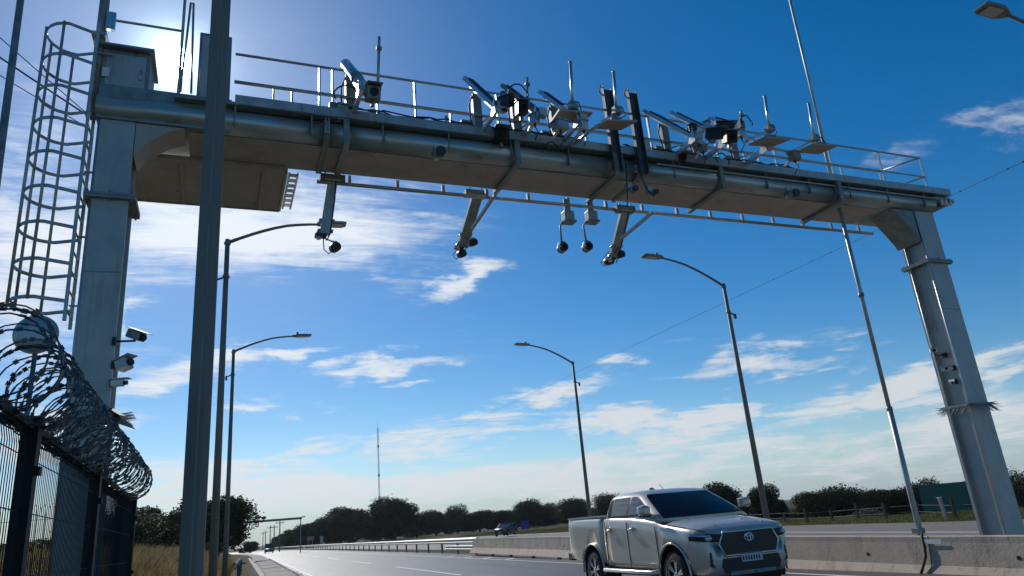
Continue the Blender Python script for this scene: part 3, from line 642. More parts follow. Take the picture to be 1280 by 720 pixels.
mast('thin mast rising beside the shiny cylindrical lamp', (3.655, -0.800, 7.569), (3.706, -0.800, 8.627)); mast('thin mast above the middle camera pair', (6.073, -0.800, 7.667), (6.138, -0.800, 8.327)); mast('thin mast with cable loop above the right-hand camera cluster', (10.418, -0.800, 7.906), (10.484, -0.800, 8.358))
# coiled cable loops at the clusters
def loopcable(label, c, r, group='looped black cables'):
    t = dev('cable_loop', label, 'cable', c, group)
    pts = [(c[0] + r * math.cos(q) , c[1] + .02 * math.sin(3 * q), c[2] + r * .9 * math.sin(q)) for q in [R_(-40 + 25 * k) for k in range(11)]]
    obj('loop', MB().tube(pts, .012, 6), 'rubber', t)
loopcable('black cable arched over the middle camera pair', (5.928, -0.850, 7.969), .17); loopcable('black cable loop beside the thin mast of the right-hand cluster', (10.516, -0.850, 8.111), .13)
loopcable('cable loop at the first antenna plate post', (6.709, -0.300, 7.372), .12); loopcable('cable loop hanging by the leftmost bracket', (3.278, -0.400, 7.765), .2)
loopcable('cable loop beside the rightmost antenna mast', (12.315, -0.800, 7.941), .12); loopcable('cable loop under the right-hand camera cluster', (10.276, -0.300, 7.577), .15)
def sensor_box(label, c, sz, m='galv_dark', rz_=0.):
    t = dev('sensor_box', label, 'sensor', c, 'small boxes among the brackets'); rt = Matrix.Rotation(rz_, 3, 'Z'); c = Vector(c)
    obj('case', MB().box(c, sz, rt), m, t, .01); obj('lid', MB().box(c + Vector((0, 0, sz[2] / 2 + .012)), (sz[0] + .03, sz[1] + .03, .02), rt), 'galv', t)
    obj('gland', MB().cyl(c + Vector((0, 0, -sz[2] / 2 - .05)), c + Vector((0, 0, -sz[2] / 2 - .001)), .018, n=8), 'black', t)
    obj('cable', MB().tube([c + Vector((0, 0, -sz[2] / 2 - .05)), c + Vector((.06, .02, -sz[2] / 2 - .13)), c + Vector((.02, .1, -sz[2] / 2 - .24))], .010, 5), 'rubber', t)
    obj('bracket', MB().bar(c + Vector((0, sz[1] / 2, 0)), c + Vector((0, sz[1] / 2 + .18, -.06)), .05, .03), 'galv_bright', t)
sensor_box('silver box tucked between the middle camera pair and the first antenna plate', (6.236, -0.700, 7.604), (.13, .13, .15), 'galv_bright', .3); sensor_box('grey drum-like box under the first antenna plate', (6.692, -0.700, 7.550), (.22, .2, .14), 'galv', .2)
sensor_box('pale box at the node between the first two antenna plates', (7.070, -0.800, 7.545), (.13, .12, .16), 'housing', .1); sensor_box('pale grey box standing right of the two upright channels', (8.765, -0.100, 7.798), (.12, .1, .22), 'housing')
sensor_box('small dark box on the foot of the longest slanting bar unit', (9.516, -0.700, 7.496), (.14, .12, .12), 'galv_dark', .4); sensor_box('brownish box hanging under the arm of the rightmost antenna plate', (11.548, -0.800, 7.531), (.2, .16, .14), 'gutter', .2)
sensor_box('silver box left of the black camera in the right-hand cluster', (9.676, -0.750, 7.948), (.1, .1, .16), 'galv_bright', .5); sensor_box('small silver box beside the right-hand cluster mast', (10.368, -0.800, 7.849), (.12, .12, .12), 'galv_bright', .1)
sensor_box('dark box at the foot of the post of the leftmost bracket', (3.252, -0.100, 7.638), (.16, .12, .26), 'galv'); sensor_box('small dark box between the twin slanting bar units', (9.599, -0.450, 8.080), (.11, .11, .13), 'black', .2)
ORG[0] = (0, 0, 0)
rr_ = random.Random(5)
for a_, b_ in ((3.3, 5.4), (5.6, 7.3), (8.3, 10.4), (10.5, 12.2)):
    for k in range(3): obj('cable_run', MB().tube([(a_ + (b_ - a_) * i / 14, -.13 + .03 * k + rr_.uniform(-.03, .03), 7.70 + rr_.uniform(-.02, .05) + .025 * k) for i in range(15)], .013, 5), 'rubber', P)
for u_ in (5.0, 6.6, 8.75, 9.65, 10.5): obj('pipe_stub', MB().cyl((u_, .1, 7.6), (u_, .1, 7.6 + rr_.uniform(.25, .45)), .03, n=8), 'galv_bright', P)
ORG[0] = None
# the two tall upright channels
for x0, y0, x1, y1, l in [(756, 112, 767, 213, 'tall upright steel channel, left of the pair on the beam'), (786, 116, 798, 216, 'tall upright steel channel, right of the pair on the beam')]:
    pass
def channel(label, a, b):
    t = dev('upright_channel', label, 'channel', b, 'tall upright channels on the beam front'); u = (a[0] + b[0]) / 2; v = b[1]; z0, z1 = b[2], a[2]
    obj('web', MB().bb((u - .085, v, z0), (u + .085, v + .012, z1)), 'channel', t)
    for s in (-1, 1): obj('flange', MB().bb((u + s * .085 - .006, v - .08, z0), (u + s * .085 + .006, v - .001, z1 + (.03 if s < 0 else 0))), 'channel', t)
    obj('bolt_plate', MB().bb((u - .12, v + .013, 7.2), (u + .12, v + .10, 7.32)), 'galv', t)
    obj('cable', MB().tube([(u - .03, v - .03, z1 - .05), (u - .12, v - .03, z1 + .03), (u - .15, v - .02, z1 - .08), (u - .06, v - .03, z1 - .2)], .011, 6), 'rubber', t)
channel('tall upright steel channel, left of the pair on the beam', (8.014, -0.200, 8.806), (7.971, -0.200, 7.145)); channel('tall upright steel channel, right of the pair on the beam', (8.561, -0.200, 8.829), (8.478, -0.200, 7.139))
def frontcam(label, c, r=.07):
    t = dev('barrel_camera', label, 'camera', c, 'black barrel cameras under the beam front edge')
    obj('hood', MB().cyl((c[0], c[1] + .1, c[2] + .02), (c[0], c[1] - .12, c[2] - .02), r, n=16), 'galv_dark', t)
    obj('barrel', MB().cyl((c[0], c[1] - .1, c[2] - .02), (c[0], c[1] - .16, c[2] - .03), r * .86, n=16), 'black', t)
    obj('bracket', MB().bb((c[0] - .05, c[1] + .02, c[2] + .04), (c[0] + .05, c[1] + .12, c[2] + .16)), 'galv', t)
frontcam('barrel camera hung on the beam front, leftmost', (4.732, -0.200, 7.072), .09); frontcam('barrel camera on the beam front below the two upright channels', (8.224, -0.200, 6.781), .06); frontcam('small tilted barrel camera just right of the upright channels', (8.648, -0.200, 6.762), .055); frontcam('barrel camera on the beam front, nearest the right column', (11.839, -0.250, 7.040), .09)
t = dev('drooping_cable', 'black cable drooping over the beam front below the upright channels', 'cable', (8.470, -0.250, 7.384))
obj('strand', MB().tube([(8.470, -0.250, 7.384), (8.425, -0.280, 7.013), (8.489, -0.280, 6.801), (8.630, -0.280, 6.659)], .012, 6).tube([(8.189, -0.200, 7.297), (8.147, -0.220, 6.888), (8.080, -0.220, 6.450)], .011, 6), 'rubber', t)
ORG[0] = None
# hanging arms behind the beam
def pendant(label, u, top, bot, brace, cams, w=.13):
    t = dev('camera_hanger', label, 'bracket', (u, top[1], top[2]), 'arms hanging behind the beam')
    obj('arm', MB().bar(top, bot, .07, w, (1, 0, 0)), 'galv', t)
    obj('head_clamp', MB().box((u, top[1], top[2] - .0), (.40, .16, .11)), 'galv_dark', t); obj('u_bolt', MB().tube([(u - .12, top[1] - .05, top[2] + .1), (u - .12, top[1] - .07, top[2] - .05), (u + .12, top[1] - .07, top[2] - .05), (u + .12, top[1] - .05, top[2] + .1)], .014, 6), 'galv_bright', t)
    if brace: obj('brace', MB().bar(brace[0], brace[1], .05, .05, (1, 0, 0)), 'galv', t)
    d_ = Vector(top) - Vector(bot)
    for f in (.06, .24): obj('clamp', MB().box(Vector(bot) + d_ * f, (.24, .05, .05)), 'galv_dark', t)
    for f in (.06, .24):
        for s in (-.11, .11): obj('bolt', MB().cyl(Vector(bot) + d_ * f + Vector((s, -.06, 0)), Vector(bot) + d_ * f + Vector((s, .06, 0)), .014, n=6), 'galv_bright', t)
    obj('foot_bracket', MB().box(Vector(bot) - d_.normalized() * .03 + Vector((-.06, 0, 0)), (.18, .12, .05)), 'black', t)
    obj('swivel', MB().cyl(Vector(bot) + Vector((-.10, -.02, .04)), Vector(bot) + Vector((-.10, -.02, -.10)), .035, n=10), 'galv_bright', t)
    obj('cable', MB().tube([Vector(top) + Vector((.05, -.05, 0)), Vector(top) - d_ * .4 + Vector((.075, -.05, 0)), Vector(bot) + Vector((.08, -.04, 0)), Vector(bot) + Vector((.02, -.04, -.12))], .011, 5), 'rubber', t)
    return t
def hangcam(label, c, a, r=.07):
    r *= 1.3
    t = dev('hanging_camera', label, 'camera', c, 'small cameras hanging below the beam')
    obj('stem', MB().tube([a, (a[0], a[1], (a[2] + c[2]) / 2), (c[0], c[1], c[2] + r)], .014, 6), 'galv_dark', t)
    obj('body', MB().cyl((c[0] - .02, c[1] + .06, c[2]), (c[0] + .01, c[1] - .09, c[2] - .02), r, n=14), 'black', t)
    obj('ring', MB().cyl((c[0] + .01, c[1] - .091, c[2] - .02), (c[0] + .01, c[1] - .105, c[2] - .022), r * .5, n=14), 'glass', t); obj('top_clip', MB().box((c[0] - .01, c[1], c[2] + r), (.07, .09, .03)), 'galv_bright', t)
    obj('cable', MB().tube([(c[0], c[1] + .06, c[2]), (c[0] - .1, c[1] + .05, c[2] - .1), (c[0] - .17, c[1] + .05, c[2] - .03), (a[0] - .03, a[1], a[2])], .009, 6), 'rubber', t)
pendant('hanging arm nearest the left platform, with a round camera at its foot', 3.25, (3.258, 0.980, 7.055), (3.127, 0.980, 6.055), None, None, .16)
hangcam('round black camera hanging from the leftmost arm', (3.290, 0.980, 5.845), (3.128, 0.980, 6.125), .06)
def slantarm(label, tx, ty, bx, by, qx): pass
pendant('slanted hanging arm below the middle camera cluster', 5.9, (5.950, 1.401, 7.247), (5.950, 2.451, 6.629), ((5.950, 0.544, 6.835), (5.950, 1.835, 6.740)), None, .2)
pendant('slanted hanging arm right of the two dangling cameras', 8.75, (8.780, 0.906, 6.967), (8.780, 1.571, 6.230), ((8.780, 0.075, 6.524), (8.780, 1.188, 6.483)), None, .2)
hangcam('silver camera at the foot of the arm below the middle cluster', (5.980, 2.614, 6.544), (5.950, 2.489, 6.695), .06); hangcam('dark camera at the side of the foot below the middle cluster', (5.980, 1.926, 6.502), (5.950, 2.044, 6.663), .055)
hangcam('silver camera at the foot of the slanted arm right of the dangling pair', (8.780, 1.766, 6.237), (8.780, 1.657, 6.400), .065); hangcam('dark camera beside the foot of the slanted arm right of the dangling pair', (8.900, 1.513, 6.283), (8.800, 1.319, 6.353), .055)
for x, l in ((704, 'left one of the two cameras dangling on stems below the beam'), (738, 'right one of the two cameras dangling on stems below the beam')):
    pass
def dangler(label, cx, box, elbow, ball):
    t = dev('dangling_camera', label, 'camera', box, 'cameras dangling on stems below the beam')
    obj('terminal_box', MB().box(box, (.20, .16, .20)), 'galv', t, .01); obj('box_lip', MB().box((box[0], box[1], box[2] - .11), (.25, .2, .03)), 'galv_dark', t)
    obj('elbow', MB().tube([(box[0] - .08, box[1], box[2] - .06), elbow, (ball[0], ball[1], ball[2] + .08)], .018, 6), 'galv_dark', t)
    obj('camera_head', MB().cyl((ball[0], ball[1] + .07, ball[2]), (ball[0], ball[1] - .08, ball[2]), .085, n=16), 'black', t)
    obj('lens', MB().cyl((ball[0], ball[1] - .081, ball[2]), (ball[0], ball[1] - .095, ball[2]), .045, n=14), 'glass', t); obj('cage', MB().tube([(ball[0] + .1 * math.cos(q), ball[1] - .03, ball[2] + .02 + .1 * math.sin(q)) for q in [2 * PI * k / 16 for k in range(16)]], .009, 5, closed=True), 'galv_bright', t); obj('side_lamp', MB().sphere((ball[0] - .07, ball[1] - .05, ball[2]), .035), 'galv_bright', t)
    obj('hanger', MB().bb((box[0] - .06, box[1] - .02, box[2] + .1), (box[0] + .06, box[1] + .02, 7.12)), 'galv', t)
dangler('left one of the two cameras dangling on stems below the beam', 0, (7.563, 1.000, 6.753), (7.375, 1.000, 6.559), (7.373, 1.000, 6.113))
dangler('right one of the two cameras dangling on stems below the beam', 0, (8.058, 1.000, 6.796), (7.862, 1.000, 6.598), (7.890, 1.000, 6.164))
# cameras on the legs
def cctv(label, wall, c, d, sz, m='housing'):
    t = dev('security_camera', label, 'camera', wall, None); c = Vector(c); d = Vector(d).normalized(); up = Vector((0, 0, 1)); x = d.cross(up).normalized(); u2 = x.cross(d); rt = Matrix((d, x, u2)).transposed()
    obj('housing', MB().box(c, sz, rt), m, t, .012); obj('sun_visor', MB().box(c + u2 * (sz[2] / 2 + .012) + d * .03, (sz[0] + .08, sz[1] + .03, .008), rt), m, t)
    obj('lens', MB().cyl(c + d * (sz[0] / 2), c + d * (sz[0] / 2 + .04), min(sz[1], sz[2]) * .36, n=12), 'black', t)
    obj('arm', MB().tube([wall, (c[0], c[1], wall[2]), c - u2 * sz[2] * .5], .014, 6), 'trim', t); obj('wall_plate', MB().box(wall, (.05, .08, .1)), 'trim', t); return t
cctv('dark camera held out on an arm, topmost on the left column', (0.421, 0.000, 3.986), (0.661, -0.050, 4.059), (.6, -.5, -.35), (.22, .12, .11), 'galv_dark')
cctv('pale grey square camera, second down on the left column', (0.436, 0.000, 3.689), (0.556, -0.050, 3.678), (.7, -.5, .25), (.15, .15, .13))
cctv('small white bullet camera, third down on the left column', (0.437, 0.000, 3.458), (0.504, -0.050, 3.447), (.9, -.3, .0), (.15, .08, .08), 'white')
cctv('dark drooping camera just above the spikes of the left column', (0.363, -0.020, 3.131), (0.461, -0.080, 3.060), (.7, -.4, -.5), (.18, .10, .09), 'trim')
cctv('white-topped camera on an arm, topmost on the right column', (15.520, 0.229, 3.969), (15.250, 0.243, 4.072), (-.7, -.6, -.15), (.24, .14, .09), 'white')
cctv('wide white flat camera, middle one on the right column', (15.500, 0.104, 3.671), (15.350, 0.135, 3.661), (-.8, -.5, -.1), (.26, .20, .07), 'white')
cctv('tiny dome camera, lowest on the right column', (15.500, 0.150, 3.400), (15.420, 0.164, 3.387), (-.8, -.6, -.3), (.1, .08, .06), 'white')
ORG[0] = None

# ---------------------------------------------------------------- poles and street lamps
def lamp(label, x, y, h, side, reach, group, rz=0., rise=.52):
    t = thing('street_lamp', label, 'street lamp', (x, y, 0), rz, group)
    obj('pole', MB().cyl((0, 0, 0), (0, 0, h), .085, .05, 12), 'pole', t)
    obj('base_plate', MB().box((0, 0, .02), (.34, .34, .04)), 'pole', t)
    pts = [(0, 0, h - .08)]
    for k in range(1, 9):
        q = k / 8; pts.append((side * reach * q, 0, h - .08 + reach * (rise * q - .20 * q * q) + (0 if q < .6 else -.06 * (q - .6) * 3)))
    obj('arm', MB().tube(pts, [.04 - .012 * i / 8 for i in range(9)], 10), 'pole', t)
    e = Vector(pts[-1]); hd = MB()
    hd.loft([[(e.x + side * a, b * w, e.z + .02 + c * th + a * .04) for b, c in ((-.5, -.5), (.5, -.5), (.5, .3), (.25, .5), (-.25, .5), (-.5, .3))] for a, w, th in ((-.08, .10, .08), (.04, .2, .09), (.12, .26, .09), (.50, .28, .06), (.58, .22, .04))], True, True, False)
    hd_o = obj('lamp_head', hd, 'galv_dark', t)
    obj('lens', MB().box((e.x + side * .32, 0, e.z - .018), (.34, .20, .012), (0, -side * .04, 0)), 'housing', hd_o)
    obj('photocell', MB().cyl((e.x + side * .10, 0, e.z + .07), (e.x + side * .10, 0, e.z + .14), .035, n=10), 'black', hd_o)
    obj('clamp_ring', MB().cyl((0, 0, h - .12), (0, 0, h - .06), .07, n=12).cyl((0, 0, h - .9), (0, 0, h - .85), .075, n=12), 'galv_dark', t)
    obj('bracket', MB().bar((0, 0, h - .88), (side * -.18, .0, h - .95), .04, .03).box((side * -.2, 0, h - 1.0), (.06, .06, .14)), 'trim', t)
    return t
lamp('taller-looking near street lamp on the left, its arm ending behind a hanging gantry arm', -.62, 15.8, 7.9, 1, 2.0, 'street lamps on the left verge')
lamp('second street lamp on the left, smaller and just right of the near one', -.66, 25.7, 7.9, 1, 2.0, 'street lamps on the left verge')
lamp('street lamp leaning over the road behind the pickup hood', 12.95, 16.65, 7.60, -1, 2.0, 'street lamps on the median', rise=.64)
lamp('farther street lamp rising behind the pickup bed', 12.95, 27.6, 7.85, -1, 2.0, 'street lamps on the median', rise=.64)
lamp('street lamp overhead at the top right corner, only its head in view', 13.95, 6.62, 8.25, -1, 2.0, 'street lamps on the median', rise=.64)
t = thing('steel_pole', 'thick grey foreground pole crossing in front of the gantry beam', 'pole', (-.414, 6.5, 0))
obj('shaft', MB().loft([[(r * math.cos(PI * (k + .5) / 4), r * math.sin(PI * (k + .5) / 4), z) for k in range(8)] for z, r in ((0, .098), (11.5, .092))], True, True, False), 'pole', t)
obj('base_flange', MB().cyl((0, 0, 0), (0, 0, .03), .25, n=16), 'pole', t); obj('seam', MB().bb((-.006, -.093, .0), (.006, -.088, 10.0)), 'galv_dark', t)
obj('side_tube', MB().tube([(-.11, -.02, 7.0), (-.11, -.02, 11.4)], .008, 6), 'galv', t)
t = thing('steel_pole', 'thin dark pole cutting the top left corner beside the ladder cage', 'pole', (-3.72, 12, 0))
obj('shaft', MB().cyl((0, 0, 0), (-.25, 0, 13.5), .075, .05, 10), 'galv_dark', t)
t = thing('slim_mast', 'very tall slim stepped mast standing behind the median barrier', 'mast', (11.5, 10.57, 0))
ORG[0] = (11.5, 10.57, 0)
obj('lower_tube', MB().cyl((11.5, 10.57, 0), (11.5, 10.57, 2.9), .052, n=10), 'galv', t); obj('middle_tube', MB().cyl((11.5, 10.57, 2.9), (11.5, 10.57, 7.6), .040, n=10), 'galv', t); obj('upper_tube', MB().cyl((11.5, 10.57, 7.6), (11.5, 10.5, 13.6), .028, n=8), 'galv', t)
obj('whip', MB().cyl((11.42, 10.57, 7.0), (11.42, 10.5, 9.3), .014, n=6), 'galv', t)
obj('foot_clamp', MB().box((11.47, 10.57, .68), (.15, .16, .09)), 'galv_dark', t)
for z in (2.9, 5.2, 7.6): obj('joint_ring', MB().cyl((11.5, 10.57, z - .04), (11.5, 10.57, z + .04), .056, n=10), 'galv_dark', t)
ORG[0] = None
cb = obj('power_cable', MB().tube([(11.42, 10.45, .66), (11.220, 10.309, 0.581), (11.190, 10.265, 0.423), (11.165, 10.275, 0.267), (11.100, 10.315, 0.115), (11.000, 10.346, -0.058)], .024, 8), 'rubber'); tag(cb, 'black cable hanging down the barrier face from the slim mast', 'cable')
# the dome on its thin pole at the fence
cx, cy, cz = (-1.262, 4.950, 2.748)
t = thing('dome_mirror', 'round shiny dome with a pale sticker on a thin pole above the razor wire', 'mirror', (cx, cy, cz))
rings = [[(.115 * math.sin(a) * math.cos(2 * PI * j / 28), -.055 * math.cos(a) + .0, .115 * math.sin(a) * math.sin(2 * PI * j / 28)) for j in range(28)] for a in [PI / 2 * k / 8 + .001 for k in range(9)]]
obj('dome', MB().loft(rings, True, True, True), 'mirror', t); obj('rim', MB().tube([(.116 * math.cos(2 * PI * j / 32), .0, .116 * math.sin(2 * PI * j / 32)) for j in range(32)], .008, 6, closed=True), 'galv', t)
obj('thin_pole', MB().cyl((0, .03, -1.2), (0, .03, -.1), .014, n=8), 'galv_dark', t)
fc = bpy.data.curves.new('sticker', 'FONT'); fc.body = 'EX'; fc.size = .04; fc.extrude = .001; fc.align_x = 'CENTER'; fo = bpy.data.objects.new('sticker', fc); COL.objects.link(fo)
dg = bpy.context.evaluated_depsgraph_get(); me = bpy.data.meshes.new_from_object(fo.evaluated_get(dg)); bpy.data.objects.remove(fo); fo = bpy.data.objects.new('sticker', me); COL.objects.link(fo)
me.materials.clear(); me.materials.append(M['amber']); fo.parent = t; fo.location = (-.03, -.056, .03); fo.rotation_euler = (PI / 2, PI / 2, 0)

# ---------------------------------------------------------------- wires overhead
def wire(label, a, b, sag, r=.012, n=24, balls=0, group=None):
    a, b = Vector(a), Vector(b); t = thing('overhead_wire', label, 'wire', a, 0, group); pts = []
    for i in range(n + 1):
        q = i / n; p = a.lerp(b, q) - a; p.z -= sag * 4 * q * (1 - q); pts.append(p)
    obj('strand', MB().tube(pts, r, 5), 'rubber', t)
    if balls or 'lone' in label:
        mb = MB()
        for i in range(46 if not balls else balls):
            q = .14 * (i + .3 + random.random() * .5) / 46; p = a.lerp(b, q) - a; p.z -= sag * 4 * q * (1 - q); mb.sphere(p + Vector((0, 0, .0)), random.uniform(.025, .05), 6, 4)
        s = obj('spacers', mb, 'rubber', t); s['kind'] = 'stuff'
wire('lone wire crossing the sky to the right of the gantry and behind its beam', (33.917, 16.000, 15.503), (90.705, 420.000, 48.476), .0, .014, 60, 0)
wire('upper of the wires passing behind the ladder cage', (-6.097, 13.000, 11.999), (-3.055, 14.000, 9.538), .02, .010, 12, 0); wire('thick middle wire passing behind the ladder cage', (-5.970, 13.000, 11.149), (-2.946, 13.500, 9.248), .02, .017, 12, 0); wire('lowest faint wire passing behind the ladder cage', (-5.897, 13.000, 10.653), (-3.058, 13.600, 9.123), .02, .009, 12, 0)

# ---------------------------------------------------------------- fence with razor wire
FP = [Vector((-1.10, 2.6)), Vector((-1.22, 4.95)), Vector((-1.35, 7.75)), Vector((-1.53, 11.6)), Vector((-5.2, 12.2))]
FH = 2.2
fence = thing('mesh_fence', 'dark wire mesh security fence with razor coil above it, at the left edge', 'fence', (FP[1].x, FP[1].y, 0)); ORG[0] = (FP[1].x, FP[1].y, 0)
for i, p in enumerate(FP[:4]):
    po = obj('post', MB().bb((p.x - .045, p.y - .045, 0), (p.x + .045, p.y + .045, FH + .02)), 'fence', fence)
    obj('post_cap', MB().bb((p.x - .055, p.y - .055, FH + .021), (p.x + .055, p.y + .055, FH + .04)), 'fence', po)
    for z in (.5, 1.2, 1.9): obj('panel_clip', MB().bb((p.x + .046, p.y - .03, z), (p.x + .07, p.y + .03, z + .05)), 'fence', po)
for a, b in zip(FP, FP[1:]):
    d = (b - a); L = d.length; d.normalize(); nr = Vector((d.y, -d.x)); pan = MB(); n = int(L / .055)
    for k in range(1, n):
        p = a + d * (k * .055); q = p + nr * .0
        pan.tube([(q.x, q.y, .05), (q.x, q.y, FH - .16), (q.x - nr.x * .02, q.y - nr.y * .02, FH - .06), (q.x - nr.x * .07, q.y - nr.y * .07, FH)], .0028, 4, cap=False)
    pm = obj('wire_panel', pan, 'fence', fence)
    hb = MB()
    for z in (.2, .55, .9, 1.0, 1.35, 1.70, 2.0):
        hb.tube([(a.x, a.y, z), (b.x, b.y, z)], .0035, 5)
    obj('cross_wire', hb, 'fence', pm)
obj('top_rail', MB().bar((FP[0].x, FP[0].y, FH - .02), (FP[2].x, FP[2].y, FH - .02), .03, .04).bar((FP[2].x, FP[2].y, FH - .02), (FP[3].x, FP[3].y, FH - .02), .03, .04), 'fence', fence)
obj('kick_board', MB().bar((-1.10, 2.6, .12), (-1.35, 7.75, .12), .05, .24).bar((-1.35, 7.75, .12), (-1.53, 11.6, .12), .05, .24), 'gutter', fence)
def coil(name, label, path, r, turns, zc, ph, barbs=True, par=None):
    mb = MB(); n = turns * 22; L = [0]
    for a, b in zip(path, path[1:]): L.append(L[-1] + (b - a).length)
    def at(s):
        for i in range(len(path) - 1):
            if s <= L[i + 1] or i == len(path) - 2:
                q = (s - L[i]) / (L[i + 1] - L[i]); d = (path[i + 1] - path[i]).normalized(); return path[i].lerp(path[i + 1], q), d
    pts = []
    for k in range(n):
        s = L[-1] * k / n; p, d = at(s); q = 2 * PI * k / 22 + ph + .25 * math.sin(k * .05); nr = Vector((d.y, -d.x)); wob = r * (1 + .07 * math.sin(k * .37))
        sw = .10 * math.sin(q * .5 + k * .011)
        pts.append(Vector((p.x + nr.x * wob * math.cos(q) + d.x * sw, p.y + nr.y * wob * math.cos(q) + d.y * sw, zc + wob * math.sin(q))))
    mb.tube(pts, .0055, 4, cap=False)
    for i in range(0, n - 1):
        a, b = pts[i], pts[i + 1]; d = (b - a).normalized(); c = a.lerp(b, random.random())
        e = d.cross(Vector((random.gauss(0, 1), random.gauss(0, 1), random.gauss(0, 1)))).normalized()
        for s in (-1, 1): mb.add([c - d * .009, c + d * .009, c + d * .017 + e * s * .014, c - d * .017 + e * s * .014], [(0, 1, 2, 3)])
    o = obj(name, mb, 'razor', par); 
    if label: tag(o, label, 'razor wire')
    return o
ORG[0] = None
coil('razor_wire', 'coiled razor wire lying along the top of the mesh fence', [Vector((-1.165, 3.9))] + FP[1:4], .235, 44, FH + .20, 0)
coil('razor_wire', 'inner smaller razor coil threaded through the larger one on the fence', [Vector((-1.165, 3.9))] + FP[1:4], .21, 26, FH + .20, 1.9)
bk = [Vector((-4.2, 4.0)), Vector((-4.6, 11.5))]
coil('razor_wire', 'distant razor coil seen low through the mesh fence', bk, .28, 16, 2.05, 0)
t = thing('back_fence', 'second dark wire fence seen through the first one', 'fence', (-4.2, 4, 0)); ORG[0] = (-4.2, 4, 0)
pan = MB()
for k in range(64): p = bk[0].lerp(bk[1], k / 63); pan.tube([(p.x, p.y, .05), (p.x, p.y, 1.8)], .0025, 4, cap=False)
obj('wire_panel', pan, 'fence', t)
for k in range(4): p = bk[0].lerp(bk[1], k / 3); obj('post', MB().bb((p.x - .03, p.y - .03, 0), (p.x + .03, p.y + .03, 1.85)), 'fence', t)
obj('rail', MB().bar((bk[0].x, bk[0].y, 1.8), (bk[1].x, bk[1].y, 1.8), .03, .03).bar((bk[0].x, bk[0].y, .9), (bk[1].x, bk[1].y, .9), .02, .02), 'fence', t)
ORG[0] = None

# ---------------------------------------------------------------- pickup truck
def arch_cut(o, specs):
    cm = MB()
    for x, z, r in specs:
        for s in (-1, 1): cm.cyl((x, s * .58, z), (x, s * 1.3, z), r, n=40)
    c = bpy.data.objects.new('cut', mesh_of('cut', cm, 'trim')); COL.objects.link(c); c.parent = o.parent; bpy.context.view_layer.update()
    md = o.modifiers.new('b', 'BOOLEAN'); md.operation = 'DIFFERENCE'; md.object = c; md.solver = 'EXACT'
    dg = bpy.context.evaluated_depsgraph_get(); dg.update(); me = bpy.data.meshes.new_from_object(o.evaluated_get(dg)); o.modifiers.clear(); o.data = me
    bpy.data.objects.remove(c)
def crossring(x, w, zb, zs, zc, k=0.):
    h = [(0, zb), (w - .16, zb), (w - .04, zb + .07), (w - .005, .60), (w, .80), (w - .004, zs - .20), (w - .012, zs - .10), (w - .03, zs - .03), (w - .075, zs + .005), (w - .22, zs + (zc - zs) * .55), (w - .48, zs + (zc - zs) * .9), (0, zc)]
    return [(x, -y, z) for y, z in h] + [(x, y, z) for y, z in h[-2:0:-1]]
def interp(st, n):
    out = []
    for a, b in zip(st, st[1:]):
        for i in range(n): out.append([p + (q - p) * i / n for p, q in zip(a, b)])
    return out + [st[-1]]
def wheel(par, x, y, r=.385, w=.25, spokes=6):
    s = 1 if y > 0 else -1; wh = obj('wheel', MB().cyl((x, y - .02 * s, r), (x, y + .02 * s, r), .15, n=20), 'trim', par)
    prof = [(.62, -.5), (.90, -.48), (.985, -.36), (1, 0), (.985, .36), (.90, .48), (.62, .5)]
    obj('tyre', MB().loft([[(x + r * a * math.cos(q), y + w * b, r + r * a * math.sin(q)) for a, b in prof] for q in [2 * PI * k / 40 for k in range(40)]] + [[(x + r * a, y + w * b, r) for a, b in prof]], False, False, True), 'tyre', wh)
    rb = MB(); R1 = r * .66
    rb.loft([[(x + R1 * a * math.cos(q), y + s * w * b, r + R1 * a * math.sin(q)) for a, b in ((1.0, -.3), (1.0, .44), (.93, .46), (.90, .38))] for q in [2 * PI * k / 36 for k in range(37)]], False, False, True)
    for k in range(spokes):
        for dq in (-.13, .13):
            q = 2 * PI * k / spokes + .3; q2 = q + dq; rb.bar((x + .05 * math.cos(q), y + s * w * .36, r + .05 * math.sin(q)), (x + R1 * .95 * math.cos(q2), y + s * w * .42, r + R1 * .95 * math.sin(q2)), .03, .03, (0, 1, 0))
    rb.cyl((x, y + s * w * .30, r), (x, y + s * w * .46, r), .055, n=14); obj('rim', rb, 'rim', wh)
    obj('brake_disc', MB().cyl((x, y + s * w * .05, r), (x, y + s * w * .10, r), r * .45, n=20), 'galv_dark', wh); return wh
def window_panel(rowsxz, hwf, side, off=.008):
    vs = [];
    for z, a, b in rowsxz:
        for t in range(5): x = a + (b - a) * t / 4; vs.append((x, side * (hwf(z) + off), z))
    return MB().add(vs, [(i * 5 + j, i * 5 + j + 1, i * 5 + j + 6, i * 5 + j + 5) for i in range(len(rowsxz) - 1) for j in range(4)], True)
GZZ = [(1.22, .885), (1.38, .862), (1.54, .805), (1.66, .755), (1.735, .70), (1.785, .61), (1.81, .40)]
def hwz(z):
    for (a, p), (b, q) in zip(GZZ, GZZ[1:]):
        if z <= b: return p + (q - p) * (z - a) / (b - a)
    return .4
